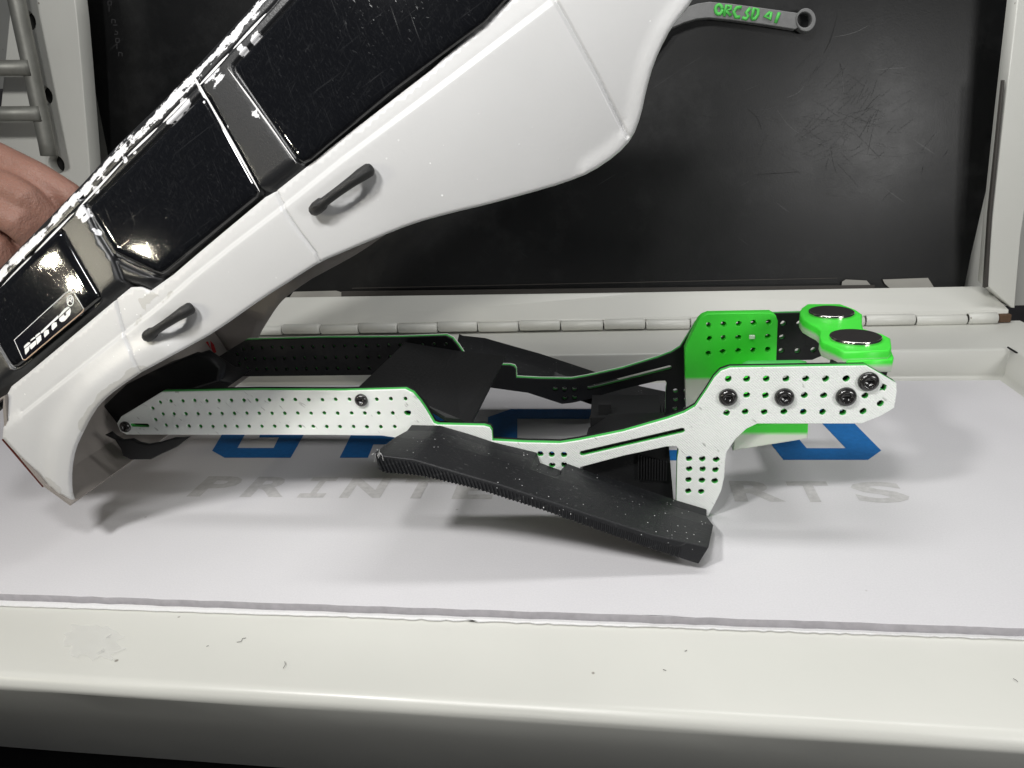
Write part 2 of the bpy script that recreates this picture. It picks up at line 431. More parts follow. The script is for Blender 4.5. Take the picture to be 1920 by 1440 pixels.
# ================================================================== CASE (tray + lid)
YW = .157                                   # inner back wall of the tray
ZF = -.0037                                 # tray floor
ZL = at_y(1700, 656, YW)[2]                 # top of the back wall
YH = at_z(1700, 609, ZL)[1]                 # hinge line
XR = at_y(1893, 654, YW)[0]                 # right inner wall
YFr = -.0965                                # front edge
case = thing('tool_case', 'open cream enamelled metal case whose hinged lid stands up behind the model parts', 'case', (0, .03, ZF))
rr = .0038
prof = [(YW, ZF), (-.02, ZF), (-.075, ZF), (YFr + rr + .004, ZF - .0004)]
for k in range(0, 12):
    th = math.radians(112 * k / 11)
    prof.append((YFr + rr - rr * math.sin(th), ZF - .0006 - rr + rr * math.cos(th)))
FL = .050
yb_, zb_ = prof[-1]; sn, cs = math.sin(math.radians(22)), math.cos(math.radians(22))
prof += [(yb_ + .012 * sn, zb_ - .012 * cs), (yb_ + FL * sn, zb_ - FL * cs), (yb_ + (FL + .001) * sn + .0006, zb_ - (FL + .001) * cs), (yb_ + FL * sn + .008, zb_ - (FL + .0012) * cs)]
extrude_profile('front_rim', prof, -.55, XR, M['enamel'], case, nx=40, smooth=True, jit=.00012)
extrude_profile('back_wall', [(YW - .003, ZF + .0002), (YW - .0006, ZF + .0012), (YW, ZF + .004), (YW, ZL - .0012), (YW + .0004, ZL - .0003), (YW + .0014, ZL), (YH - .0035, ZL + .0004), (YH + .004, ZL + .0002)],
                -.55, XR + .03, M['enamel'], case, nx=30, smooth=True, jit=.0001)
V, Fc = [], []
pr = [(XR - .003, ZF + .0003), (XR, ZF + .004), (XR, ZL - .001), (XR + .0012, ZL + .0004), (XR + .022, ZL + .0006), (XR + .0225, ZL - .03)]
for y in (YFr + .003, -.02, .06, YW + .0006):
    for x, z in pr: V.append((x, y, z))
for i in range(3):
    for j in range(5): Fc.append((i * 6 + j, i * 6 + j + 1, i * 6 + 7 + j, i * 6 + 6 + j))
obj('side_wall', V, Fc, M['enamel'], case, True)
tube_v, tube_f = tube([at_y(1889, 653, YW - .0008) + (0, 0, .0006), at_y(1924, 672, YW - .012)], .0005, 6)
obj('corner_seam', tube_v, tube_f, M['hole'], case)
# hinge knuckles, one object each
xs = [532, 603, 675, 747.5, 822.5, 897, 974, 1052, 1132, 1210.6, 1294, 1374, 1455, 1537, 1620, 1714, 1811, 1868]
xs = [xs[0] - 70 * k for k in range(7, 0, -1)] + xs
hc = at_y(1700, 600, YH); hr = .0036
for i in range(len(xs) - 1):
    yy = 617.5 - (xs[i] - 532) * .0157
    a = at_y(xs[i] + 1.2, yy, YH); b = at_y(xs[i + 1] - 1.2, yy - .0157 * (xs[i + 1] - xs[i]), YH)
    odd = i % 2
    dz = .0004 if odd else -.0003; rk = hr if odd else hr * .93
    V, Fc = [], []
    n = 12
    for e, (p, s) in enumerate(((a, 0.80), (a + (b - a) * .03, 1), (b - (b - a) * .03, 1), (b, .80))):
        for k in range(n):
            th = 2 * math.pi * k / n
            V.append((p[0], YH - .0012 + rk * s * math.cos(th), p[2] + dz + rk * s * math.sin(th)))
    for e in range(3):
        for k in range(n): Fc.append((e * n + k, e * n + (k + 1) % n, (e + 1) * n + (k + 1) % n, (e + 1) * n + k))
    Fc += [tuple(range(n)), tuple(range(3 * n, 4 * n))]
    o = obj('hinge_knuckle', V, Fc, M['enamel'], case, True)
# rust at the hinge end
o = box('hinge_pin', at_y(1874, 596, YH) - (.001, .002, .0025), at_y(1890, 596, YH) + (.001, .002, .0025), mat('rusty_pin', (.10, .055, .03), .8, build=b_rough(200, .5)), case, .0006)
# lid: bottom rail, uprights, back panel
def quad_plate(name, px, y0, th, m, parent, **kw):
    return plate_xz(name, xz(px, y0), y0, y0 + th, m, parent, **kw)
YL = YH + .001
YT = YL + .018                              # the rail slopes back to its upper edge
lr_t = [at_y(a, b, YT) for a, b in ((-300, 567), (530, 556.5), (1200, 547), (1848, 535.5))]; lr_b = [at_y(a, b, YL) for a, b in ((1893, 579), (1892, 592), (1200, 604), (530, 612), (-300, 624))]
V = lr_t + lr_b; V += [v + np.array([0, .004, -.004]) for v in V]; n = 9
rail_o = obj('lid_bottom_rail', V, [tuple(range(n)), tuple(range(n, 2 * n))[::-1]] + [(i, (i + 1) % n, n + (i + 1) % n, n + i) for i in range(n)], M['enamel'], case)
clean_normals(rail_o.data); md = rail_o.modifiers.new('soft', 'BEVEL'); md.width = .0012; md.segments = 3
quad_plate('lid_upright', [(1850, 534), (1862, 400), (1884, 200), (1915, -60), (1990, -60), (1915, 440), (1903, 578), (1896, 577)], YL + .0004, .012, M['enamel'], case, bevel=.0006)
quad_plate('lid_upright', [(-40, 640), (28, -80), (131, -80), (144, 30), (153, 130), (167, 300), (185, 640)], YL + .004, .012, M['enamel'], case, bevel=.0006,
           holes=[circle(xz([(cx, cy)], YL + .004)[0], .0060, 18) for cx, cy in ((50, 39), (82, 179), (105, 308))])
quad_plate('lid_back_panel', [(60, 640), (60, -120), (2000, -120), (1990, 570)], YL + .046, .004, M['enamel'], case)
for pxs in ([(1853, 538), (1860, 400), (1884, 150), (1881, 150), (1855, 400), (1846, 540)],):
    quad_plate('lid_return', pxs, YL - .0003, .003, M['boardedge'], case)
# black discs behind the left upright's holes, painting in the dark inside them
for cx, cy in ((50, 39), (82, 179), (105, 308)):
    c = at_y(cx, cy, YL + .01)
    plate_xz('hole_shade_disc', circle((c[0], c[2]), .0066, 18), YL + .0125, YL + .0145, M['hole'], case)

# ================================================================== BLACK BOARD leaning in the lid
nb = np.array([0, -math.cos(math.radians(3)), math.sin(math.radians(3))]); pb = np.array([0, YL + .026, .05])
def on_board(a, b, lift=0): return at_plane(a, b, pb + nb * lift, nb)
board = thing('black_board', 'large scuffed black board standing upright inside the open case lid', 'board', tuple(on_board(1000, 560)))
bo = [(246, 562), (200, 277), (144, 0), (118, -130), (1962, -130), (1934, 0), (1918, 67), (1870, 267), (1820, 480), (1807, 545)]
V = [on_board(a, b) for a, b in bo]; n = len(V)
V += [v - nb * .004 for v in V]
Fc = [tuple(range(n))[::-1], tuple(range(n, 2 * n))] + [(i, (i + 1) % n, n + (i + 1) % n, n + i) for i in range(n)]
obj('board_face', V, Fc, M['board'], board)
def board_strip(name, pts, lift, m):
    V = [on_board(a, b, lift) for a, b in pts] + [on_board(a, b, .0002) for a, b in pts]; n = len(pts)
    return obj(name, V, [tuple(range(n))] + [(i, (i + 1) % n, n + (i + 1) % n, n + i) for i in range(n)], m, board)
board_strip('bottom_ledge', [(640, 556), (640, 546), (1420, 537), (1640, 534), (1640, 548)], .003, M['boardedge'])
board_strip('ledge_line', [(660, 541.2), (660, 539.6), (1570, 520.6), (1570, 522)], .0006, M['boardedge'])
board_strip('support_tab', [(1577, 545), (1579, 528), (1586, 524), (1625, 526), (1640, 543)], .002, M['wall'])  # cream tabs in wall grey: their shade is put into the colour
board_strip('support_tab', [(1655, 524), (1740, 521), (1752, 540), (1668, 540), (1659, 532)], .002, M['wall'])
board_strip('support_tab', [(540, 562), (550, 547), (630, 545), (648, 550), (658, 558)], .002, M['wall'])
# faded upright lettering near the left edge: worn strokes
faint = mat('faded_lettering', (.035, .035, .036), .6, build=b_rough(300, .1))
gl = [[(0, 0), (0, 12), (8, 12), (8, 0), (0, 0)], [(0, 0), (0, 16)], [(0, 12), (0, 0), (8, 2), (8, 12)], [(0, 0), (10, 0)], [(2, 0), (8, 3), (8, 10), (0, 10)]]
k = 0
for yy in (2, 12, 36, 47, 58, 72, 82, 98):
    xx = 202 + yy * .21
    V, Fc = [], []
    g = gl[k % 5]; k += 1
    P = [(xx + a * .8, yy + b * .62) for a, b in g]
    for (a0, b0), (a1, b1) in zip(P[:-1], P[1:]):
        d = np.array([a1 - a0, b1 - b0]); d = d / np.linalg.norm(d); nn = np.array([-d[1], d[0]]) * .8
        i = len(V)
        V += [on_board(a0 + nn[0], b0 + nn[1], .00015), on_board(a1 + nn[0], b1 + nn[1], .00015), on_board(a1 - nn[0], b1 - nn[1], .00015), on_board(a0 - nn[0], b0 - nn[1], .00015)]
        Fc.append((i, i + 1, i + 2, i + 3))
    obj('faded_letter', V, Fc, faint, board)
# curved scratches
def ribbon(fn, pts, w):
    V, Fc = [], []
    P = smooth_line(pts, 2)
    for i, p in enumerate(P):
        t = P[min(i + 1, len(P) - 1)] - P[max(i - 1, 0)]; t /= np.linalg.norm(t); nn = np.array([-t[1], t[0]])
        ww = w * math.sin(math.pi * (i + .4) / (len(P) - .2)) * .5
        V += [fn(*(p + nn * ww)), fn(*(p - nn * ww))]
        if i: Fc.append((2 * i - 2, 2 * i - 1, 2 * i + 1, 2 * i))
    return V, Fc
sm = mat('board_scratch', (.10, .10, .10), .6, build=b_rough(200, .2)); dm = mat('board_score', (.004, .004, .004), .6, build=b_rough(200, .2))
for pts, w, m_ in (([(1453, 200), (1480, 240), (1520, 262), (1553, 276)], .9, sm), ([(1475, 183), (1497, 175), (1508, 160)], .9, sm), ([(1560, 70), (1600, 63), (1632, 46)], .8, sm),
                   ([(1640, 132), (1670, 128), (1702, 127)], 1, sm), ([(1575, 118), (1580, 150), (1583, 200)], .9, sm), ([(1545, 100), (1558, 75), (1570, 30)], 1.6, dm),
                   ([(1400, 203), (1420, 218), (1428, 243)], 1.4, dm), ([(1410, 328), (1460, 325), (1500, 322)], 1.5, dm), ([(1310, 215), (1340, 221), (1352, 214)], 1.4, dm),
                   ([(1575, 118), (1578, 130), (1580, 145)], 1.4, dm), ([(1620, 240), (1650, 225), (1660, 212)], 1.0, sm), ([(1500, 255), (1530, 262), (1560, 262)], .8, sm)):
    V, Fc = ribbon(lambda a, b: on_board(a, b, .0002), pts, w)
    obj('scratch', V, Fc, m_, board)

SV, SF = [], []
for k in range(170):
    cx, cy = rng.normal(1590, 75), rng.normal(225, 55); an = rng.normal(-.25, .55); L = abs(rng.normal(16, 12)) + 3
    if cx > 1800: continue
    P = [(cx - L * math.cos(an), cy - L * math.sin(an)), (cx + rng.normal(0, 1.5), cy + rng.normal(0, 1.5)), (cx + L * math.cos(an), cy + L * math.sin(an))]
    v, f = ribbon(lambda a, b: on_board(a, b, .00018 + .000001 * k), P, rng.uniform(.3, .8)); SF += [tuple(i + len(SV) for i in q) for q in f]; SV += v
obj('scuff_marks', SV, SF, mat('board_scuff', (.045, .045, .045), .6, build=b_rough(300, .2)), board, kind='stuff')
# ================================================================== PAPER
def yl(px, y0, y1): return y0 + (y1 - y0) * px / 1920
top_front = [(min(q[0], XR - .006), q[1]) for q in (at_z(a, yl(a, 1113, 1178) + random.uniform(-.8, .8), 0) for a in np.linspace(-160, 2640, 110))]
while top_front[-2][0] >= XR - .006: top_front.pop()
sheet_t = .0029
back = [(XR - .006, YW - .008), (-.42, YW - .008)]
paper = plate_xy('printed_card', top_front + back, -sheet_t, 0, M['paper'], None, bevel=.0001)
uf = [tuple(at_z(a, yl(a, 1135, 1198) + (random.uniform(-1.6, 1.2) if a > 600 else random.uniform(-.6, .6)), -.0030)[:2]) for a in np.linspace(-160, 2560, 230)]
uf = [q for q in uf if q[0] < XR - .006]
paper.data.materials.append(mat('grey_card_edge', (.40, .385, .41), .85, build=b_rough(300, .1)))  # steep faces of the card take a greyer colour
for p in paper.data.polygons:
    if abs(p.normal.z) < .5: p.material_index = 1
paper['label'] = 'thick white printed card with blue logo letters lying in the case under the chassis'; paper['category'] = 'card'
under = plate_xy('paper_sheet', uf + back, -.0034, -.00295, M['paper2'], None, bevel=.00005)
under['label'] = 'plain white sheet with a ragged front edge lying under the printed card'; under['category'] = 'paper'
def flat_print(name, px, m, holes=(), z=.00012):
    loop = xy(px, z); me = curve_mesh(name, loop, [xy(h, z) for h in holes], .0001, 0)
    me.transform(Matrix.Translation((0, 0, z))); me.materials.clear(); me.materials.append(m)
    o = bpy.data.objects.new(name, me); return link(o, paper)
flat_print('logo_letter', [(398, 845), (421, 858), (545, 858), (569, 816), (577, 801), (492, 801), (486, 820), (523, 820), (513, 840), (445, 840), (470, 795), (490, 772), (600, 772), (607, 755), (480, 755), (440, 775)], M['blue'])
flat_print('logo_letter', [(637, 858), (690, 858), (700, 833), (800, 833), (832, 805), (835, 775), (815, 762), (685, 762)], M['blue'])
flat_print('logo_letter', [(915, 782), (958, 767), (1110, 767), (1105, 785), (970, 785), (970, 840), (1100, 840), (1100, 861), (940, 861), (914, 846)], M['blue'])
flat_print('logo_letter', [(1190, 844), (1300, 844), (1300, 863), (1190, 863)], M['blue'])
flat_print('logo_letter', [(1420, 800), (1447.5, 834.5), (1469, 862), (1627.5, 862), (1652, 844.5), (1604, 796), (1570, 762), (1400, 762)], M['blue'], [[(1586, 840.5), (1512.5, 840.5), (1470, 790), (1538, 790)]])
def glyph(ch, shear=0, off=.02):
    c = bpy.data.curves.new('g', 'FONT'); c.body = ch; c.offset = off; c.shear = shear; c.resolution_u = 3
    o = bpy.data.objects.new('g', c); COL.objects.link(o)
    me = bpy.data.meshes.new_from_object(o.evaluated_get(bpy.context.evaluated_depsgraph_get()))
    V = np.array([v.co[:2] for v in me.vertices]); Fc = [tuple(p.vertices) for p in me.polygons]
    bpy.data.objects.remove(o); bpy.data.curves.remove(c); bpy.data.meshes.remove(me)
    return V, Fc
for ch, x0, x1 in (('P', 349, 425), ('R', 448, 530), ('I', 556, 606), ('N', 635, 712), ('T', 742, 815), ('E', 846, 922), ('D', 950, 1030), ('P', 1160, 1240), ('A', 1262, 1345), ('R', 1378, 1474), ('T', 1490, 1570), ('S', 1612, 1714)):
    yb = 931 + (x0 - 349) * .0090; yt = yb - 38.5
    a = at_z(x0, yb, .0001); b = at_z(x1, yb, .0001); t = at_z((x0 + x1) / 2, yt, .0001)
    V, Fc = glyph(ch, off=.035)
    if ch == 'I':
        V = np.array([(0, 0), (1, 0), (1, .2), (.62, .2), (.62, .8), (1, .8), (1, 1), (0, 1), (0, .8), (.38, .8), (.38, .2), (0, .2)]); Fc = [(0, 1, 2, 3, 10, 11), (3, 4, 9, 10), (4, 5, 6, 7, 8, 9)]
    lo, hi = V.min(0), V.max(0); U = (V - lo) / (hi - lo)
    P = [(a[0] + (b[0] - a[0]) * u, a[1] + (b[1] - a[1]) * u + (t[1] - (a[1] + b[1]) / 2) * w, .0001) for u, w in U]
    obj('print_letter', P, Fc, M['greyprint'], paper)
# crumpled clear tape on the rim
V, Fc = [], []
for i in range(11):
    for j in range(8):
        e = .5 + .5 * math.sin(i * 1.9 + j * .7)
        p = at_z(122 + i * (10.5 + (j % 3 - 1) * .8) + random.uniform(-4, 4), 1170 + j * (8 + 1.5 * e) + random.uniform(-3, 3) + i * .8, ZF)
        V.append((p[0], p[1], ZF + .0003 + random.uniform(0, .0006) * (.4 if i in (0, 10) or j in (0, 7) else 1)))
        if i and j and not (i in (1, 10) and j in (1, 2, 6, 7)): Fc.append(((i - 1) * 8 + j - 1, i * 8 + j - 1, i * 8 + j, (i - 1) * 8 + j))
o = obj('clear_tape', V, Fc, M['tape'], None, True); o['label'] = 'small crumpled scrap of clear tape stuck on the cream front rim'; o['category'] = 'tape'
# loose dark hairs and crumbs on rim and paper
hm = mat('dark_fibre', (.05, .045, .04), .8, build=b_rough(200, .2))
for px, pts in enumerate([[(444, 1204), (452, 1203), (455, 1197), (461, 1196)], [(531, 1253), (535, 1246), (534, 1240)], [(387, 1212), (391, 1210)], [(1243, 1255), (1249, 1257)], [(1900, 1272), (1905, 1275), (1908, 1278)], [(1284, 1221), (1288, 1219)]]):
    P = [at_z(a, b, ZF + .0003) for a, b in pts]; V, Fc = tube(P, .00008, 5)
    o = obj('loose_fibre', V, Fc, hm)
    o['category'] = 'fibre'; o['group'] = 'fibres on the front rim'
    o['label'] = ['bent dark fibre on the front rim right of the clear tape', 'curled dark fibre on the front rim below the first bent fibre', 'tiny dark fibre on the rim nearest to the clear tape', 'short dark fibre on the rim under the low end of the slider', 'dark fibre on the front rim at the right end', 'tiny dark fibre on the rim just above the short fibre'][px]

# ================================================================== CHASSIS
YFAR = .0705
chassis = thing('model_chassis', 'white green and black printed crawler chassis with perforated side rails, lying on the card', 'chassis', (-.04, .03, 0))
RT = .0043
rail_px = [(219, 794), (227, 781), (262, 760), (300, 736.5), (304, 735), (480, 732), (640, 733), (759, 730), (774, 737.5), (788, 754), (797, 767), (813, 794), (820, 797),
           (907, 799), (917.5, 802), (921.7, 808), (922.7, 827), (980, 830.5), (1049.6, 832), (1085, 826.7), (1168, 810), (1252, 786), (1283, 775), (1304, 763), (1325, 732), (1340, 708.5),
           (1352.5, 696), (1370, 690), (1625, 686), (1681, 718.5), (1682, 735), (1677, 765), (1650, 781), (1615, 794.5), (1420, 794.5), (1400, 804), (1380, 822.5), (1362.5, 847.5), (1360, 861.7),
           (1358, 895), (1352.5, 920), (1343, 940), (1328, 968), (1268, 950), (1268.5, 935), (1270, 861.7), (1272.5, 843), (1268, 837), (1249.6, 837.5), (1168, 855), (1089, 876), (1062, 882), (1051, 884), (1029, 886),
           (950, 860), (800, 838), (750, 822), (715, 817), (600, 815.8), (237.5, 815), (225, 809)]
rail_xz = xz(rail_px, 0)
z1 = lambda L, ox, oy, s: [(ox + a / s, oy + b / s) for a, b in L]
H = z1([(480, 742), (575, 731), (682, 729), (790, 726), (898, 729), (1008, 726), (1120, 724), (1232, 724), (1347, 722), (1460, 721), (1578, 719), (1695, 719), (1815, 720),
        (505, 847), (603, 847), (710, 846), (818, 845), (926, 845), (1035, 843), (1146, 842), (1259, 840), (1370, 841), (1485, 842), (1600, 842), (1718, 840), (1838, 842),
        (532, 948), (630, 957), (738, 956), (843, 957), (952, 959), (1062, 957), (1170, 958), (1280, 958), (1394, 958), (1508, 957), (1624, 959), (1740, 960), (1857, 960), (410, 794), (437, 898)], 200, 600, 4.8)
H += z1([(115, 720), (235, 716), (360, 716), (606, 716), (733, 712), (864, 710), (133, 840), (253, 842), (378, 840), (498, 840), (622, 840), (750, 840),
         (155, 962), (275, 962), (397, 962), (517, 964), (642, 964), (768, 963)], 580, 600, 4.8)
H2 = z1([(503, 604), (642, 604), (788, 603), (935, 602), (1083, 601), (1234, 601), (1388, 601), (640, 724), (782, 727), (1073, 726), (1220, 726), (1530, 728), (490, 858), (630, 849), (773, 851), (920, 850), (1065, 852), (1210, 852), (1362, 855), (1515, 846), (1645, 788)], 1240, 560, 4)
H2 += z1([(625, 487), (927, 490), (1235, 503), (627, 715), (932, 720), (1218, 733), (612, 960), (915, 975), (1205, 983), (605, 1213), (897, 1225)], 1240, 820, 12)
H2 += z1([(255, 920), (358, 923), (467, 927), (362, 1020), (470, 1016)], 960, 660, 4.8)
mm = .000205
def slot(a, b, r, y=0, n=6):
    (ax, az), (bx, bz) = xz([a, b], y); d = math.atan2(bz - az, bx - ax)
    return [(bx + r * math.cos(d - math.pi / 2 + math.pi * i / n), bz + r * math.sin(d - math.pi / 2 + math.pi * i / n)) for i in range(n + 1)] + \
           [(ax + r * math.cos(d + math.pi / 2 + math.pi * i / n), az + r * math.sin(d + math.pi / 2 + math.pi * i / n)) for i in range(n + 1)]
rail_holes = [circle(c, 4.0 * mm, 9, random.random(), .12) for c in xz(H, 0)] + [circle(c, 5.9 * mm, 11, random.random(), .10) for c in xz(H2, 0)]
rail_holes += [circle(c, 6.5 * mm, 9, .5, .35) for c in xz([(764, 774), (1656.5, 727)], 0)]
rail_holes += [slot((247, 797.5), (276, 798), 3.9 * mm), slot((1092, 850.5), (1279, 807.5), 5.0 * mm)]
def rail(y0, order):
    """a printed side rail: three colour layers, the first one faces the camera"""
    a, t1, t2 = .0008, .0019, .0016
    ys = [y0, y0 + a, y0 + a + t1, y0 + a + t1 + t2]
    if order == 'far': ys = [y0, y0 + t2, y0 + t2 + t1, y0 + RT]
    mats = [M['pwhite'], M['pgreen'], M['pblack']] if order == 'near' else [M['pblack'], M['pgreen'], M['pwhite']]
    names = ['rail', 'green_layer', 'black_layer'] if order == 'near' else ['rail', 'green_layer', 'white_layer']
    r0 = plate_xz(names[0], rail_xz, ys[0], ys[1] - .00004, mats[0], chassis, rail_holes, .00022)
    for k in (1, 2):
        plate_xz(names[k], rail_xz, ys[k], ys[k + 1] - (.00004 if k == 1 else 0), mats[k], r0, rail_holes, .00015)
    return r0
r_near = rail(0, 'near'); r_near['label'] = 'near white side rail with green and black layers'
r_far = rail(YFAR, 'far'); r_far['label'] = 'far side rail showing its black inner face'
# raised rims of printed material round some holes of the far rail are catching light: left to the bump
YM = (YFAR + RT) / 2
# ---- side sliders
I = [(771, 797), (825, 798), (880, 814), (925, 829), (1008, 849), (1009, 857), (1014, 872), (1028, 884), (1050, 883), (1060, 872), (1063, 869), (1120, 890), (1183, 909), (1268, 938), (1325, 955)]
O = [(702, 848), (712, 853), (775, 861), (867, 888), (933, 907), (1017, 935), (1100, 963), (1225, 1003), (1329, 1026)]
B = [(710, 881), (724, 886), (787, 891), (892, 916), (1017, 956), (1100, 986), (1225, 1031), (1310, 1058)]
def colsample(L, y, n=90, x0=None, x1=None):
    a = np.array(L, float); t = np.linspace(0, 1, n)
    return [at_y(x, yy, y) for x, yy in zip(np.interp(t, np.linspace(0, 1, 2), [a[0, 0], a[-1, 0]]), np.interp(np.interp(t, [0, 1], [a[0, 0], a[-1, 0]]), a[:, 0], a[:, 1]))]
nC = 140
rI = colsample(I, -.0004, nC); rO = colsample(O, -.034, nC); rB = colsample(B, -.0355, nC)
rM = []
for k in range(nC):
    t = k / (nC - 1); p = rI[k] * .55 + rO[k] * .45
    if t > .955: p = p + np.array([.0018, 0, -.0002]) * (t - .955) / .045
    if t < .03: p = p + np.array([.0006, 0, 0])
    rM.append(p)
# the middle row follows the straight inner line, not the notch
In = [I[0], I[1], (1008, 849), (1063, 869), I[-1]]
rI2 = colsample(In, -.0004, nC)
rows = [rI, [a * .86 + b * .14 for a, b in zip(rI2, rO)], [p * .5 + (a * .55 + b * .45) * .5 if False else p for p, a, b in zip(rM, rI2, rO)], rO, rB]
for k in range(nC):
    rows[1][k][2] = min(rows[1][k][2], rI[k][2] - .0002)
    rows[2][k] = rI2[k] * .55 + rO[k] * .45 + (np.array([.0022, 0, 0]) * max(0, (k / (nC - 1) - .96) / .04))
rows.append([np.array([p[0], -.029, p[2] + .001]) for p in rB])
rows.append([np.array([p[0], -.0004, p[2] - .004]) for p in rI2])
V = [p for r in rows for p in r]; Fc = []
for r in range(len(rows) - 1):
    for k in range(nC - 1): Fc.append((r * nC + k, (r + 1) * nC + k, (r + 1) * nC + k + 1, r * nC + k + 1))
for k in (0, nC - 1): Fc.append(tuple(r * nC + k for r in range(len(rows))))
def slider(mirror):
    VV = [np.array([p[0], 2 * YM - p[1], p[2]]) if mirror else p for p in V]
    o = obj('side_slider', VV, [f[::-1] for f in Fc] if mirror else Fc, M['slider'], chassis)
    clean_normals(o.data)
    md = o.modifiers.new('soft', 'BEVEL'); md.width = .00035; md.segments = 2; md.limit_method = 'ANGLE'; md.angle_limit = math.radians(28)
    # slanted print ridges on the outer lower face
    RV, RF = [], []
    nr = 78
    for i in range(nr):
        t = (i + .6) / (nr + 6)
        k = t * (nC - 1); k0 = int(k); f = k - k0
        def L(R, kk):
            kk = min(max(kk, 0), nC - 1.001); a = int(kk); return R[a] * (1 - (kk - a)) + R[a + 1] * (kk - a)
        fade = 1 - .75 * t
        top = L(rows[3], k - .6) ; bot = L(rows[4], k + 1.4)
        a = top * (.88 - .3 * t) + bot * (.12 + .3 * t); b = bot * .95 + top * .05
        w = np.array([.00042, 0, -.0001]); o_ = np.array([0, -.0010 * (1.05 - .6 * t), .0001])
        q = [a - w, a + w, b + w, b - w]
        q = q + [a + o_ * .8 - w * .3, a + o_ * .8 + w * .3, b + o_ + w * .3, b + o_ - w * .3]
        if mirror: q = [np.array([p[0], 2 * YM - p[1], p[2]]) for p in q]
        j = len(RV); RV += q
        RF += [(j + 4, j + 5, j + 6, j + 7), (j, j + 1, j + 5, j + 4), (j + 1, j + 2, j + 6, j + 5), (j + 2, j + 3, j + 7, j + 6), (j + 3, j, j + 4, j + 7)]
    obj('ribbing', RV, RF, M['slider'], o, kind='stuff')
    return o
slider(False); slider(True)
# stray threads at the slider's near corner
TV, TF = [], []
for k in range(8):
    p = at_y(704 + random.uniform(-3, 10), 848 + random.uniform(-6, 4), -.0345)
    q = p + np.array([random.uniform(-.001, .001), random.uniform(-.0008, 0), random.uniform(-.0035, .0006)])
    a, b = tube([p, (p + q) / 2 + np.array([.0003, 0, .0002]), q], .00005, 4)
    TF += [tuple(i + len(TV) for i in f) for f in b]; TV += a
obj('stray_thread', TV, TF, M['decalwhite'], chassis, kind='stuff')
# ---- sloping cross plate between the rails
def slab(name, quad, th, m, parent, bevel=.0003):
    Q = [np.array(q) for q in quad]; nn = np.cross(Q[1] - Q[0], Q[2] - Q[0]); nn /= np.linalg.norm(nn)
    if nn[2] < 0: nn = -nn
    k = len(Q); VV = Q + [q - nn * th for q in Q]
    o = obj(name, VV, [tuple(range(k)), tuple(range(k, 2 * k))[::-1]] + [(i, (i + 1) % k, k + (i + 1) % k, k + i) for i in range(k)], m, parent)
    clean_normals(o.data); md = o.modifiers.new('soft', 'BEVEL'); md.width = bevel; md.segments = 2
    return o
slab('cross_plate', [at_y(664, 733, .0048), at_y(760, 641, YFAR - .0004), at_y(850, 656, YFAR - .0004), at_y(948, 667, YFAR - .0004), at_y(882, 797, .0030), at_y(862, 787, .0030), at_y(836, 783, .0030), at_y(803, 762, .0048)], .0018, M['pblack'], chassis)
# ---- skid block with ridges
sk = xz([(1085, 905), (1098, 862), (1140, 834), (1254, 832), (1263, 938), (1240, 945)], .0048)
skid = plate_xz('skid_block', sk, .0050, .036, M['pblack'], chassis, bevel=.0006)
RV, RF = [], []
def add_box(a, b):
    j = len(RV)
    RV.extend([(x, y, z) for x in (a[0], b[0]) for y in (a[1], b[1]) for z in (a[2], b[2])])
    RF.extend([(j, j + 1, j + 3, j + 2), (j + 4, j + 6, j + 7, j + 5), (j, j + 4, j + 5, j + 1), (j + 2, j + 3, j + 7, j + 6), (j, j + 2, j + 6, j + 4), (j + 1, j + 5, j + 7, j + 3)])
for k in range(11):
    p = at_y(1196 + k * 5.2, 852 + k * 1.2, .0050); q = at_y(1198.4 + k * 5.2, 896 + k * .3, .0050); add_box((p[0], .0036, q[2]), (q[0], .0052, p[2]))
for k in range(18):
    p = at_y(1150 + k * 5.6, 776 - k * .35, .044); q = at_y(1152.6 + k * 5.6, 806 - k * .7, .044); add_box((p[0], .0425, q[2]), (q[0], .052, p[2]))
p = at_y(1122, 757, .038); q = at_y(1146, 800, .038); add_box((p[0], .037, q[2]), (q[0], .041, p[2]))
p = at_y(1106, 790, .030); q = at_y(1240, 830, .030); add_box((p[0], .034, q[2]), (q[0], .060, p[2]))
obj('ribbing', RV, RF, M['pblack'], skid, kind='stuff')
# ---- bumper block: flange on the far rail, box below, green printed over white
def two_tone(o, change):
    a = o.data.attributes.new('change_height', 'FLOAT', 'POINT')
    a.data.foreach_set('value', np.full(len(o.data.vertices), change, dtype=np.float32))
mount = thing  # (name kept free)
YFl = YFAR - .0055
fl_px = [(1284, 655), (1288, 645), (1310, 600), (1317, 593), (1328, 588.5), (1446, 586.5), (1455, 592), (1458.5, 602), (1455, 690), (1455, 760), (1286, 775)]
fl_h = z1([(355, 198), (467, 192), (580, 187), (692, 182), (806, 178), (362, 300), (465, 294), (578, 291), (686, 290), (802, 284), (353, 408), (462, 396), (576, 390), (688, 385), (798, 382)], 1240, 560, 4)
flange = plate_xz('bumper_block', xz(fl_px, YFl), YFl, YFAR - .0002, M['two'], chassis, [circle(c, .00118, 9, random.random(), .22) for c in xz(fl_h, YFl)], .0003)
two_tone(flange, .0333)
bx_px = [(1376, 812), (1380, 797), (1516, 792), (1515, 823), (1374, 846)]
bb = plate_xz('bumper_box', xz(bx_px, .0047), .0047, YFl - .0001, M['two'], flange, bevel=.0006)
two_tone(bb, .0336)
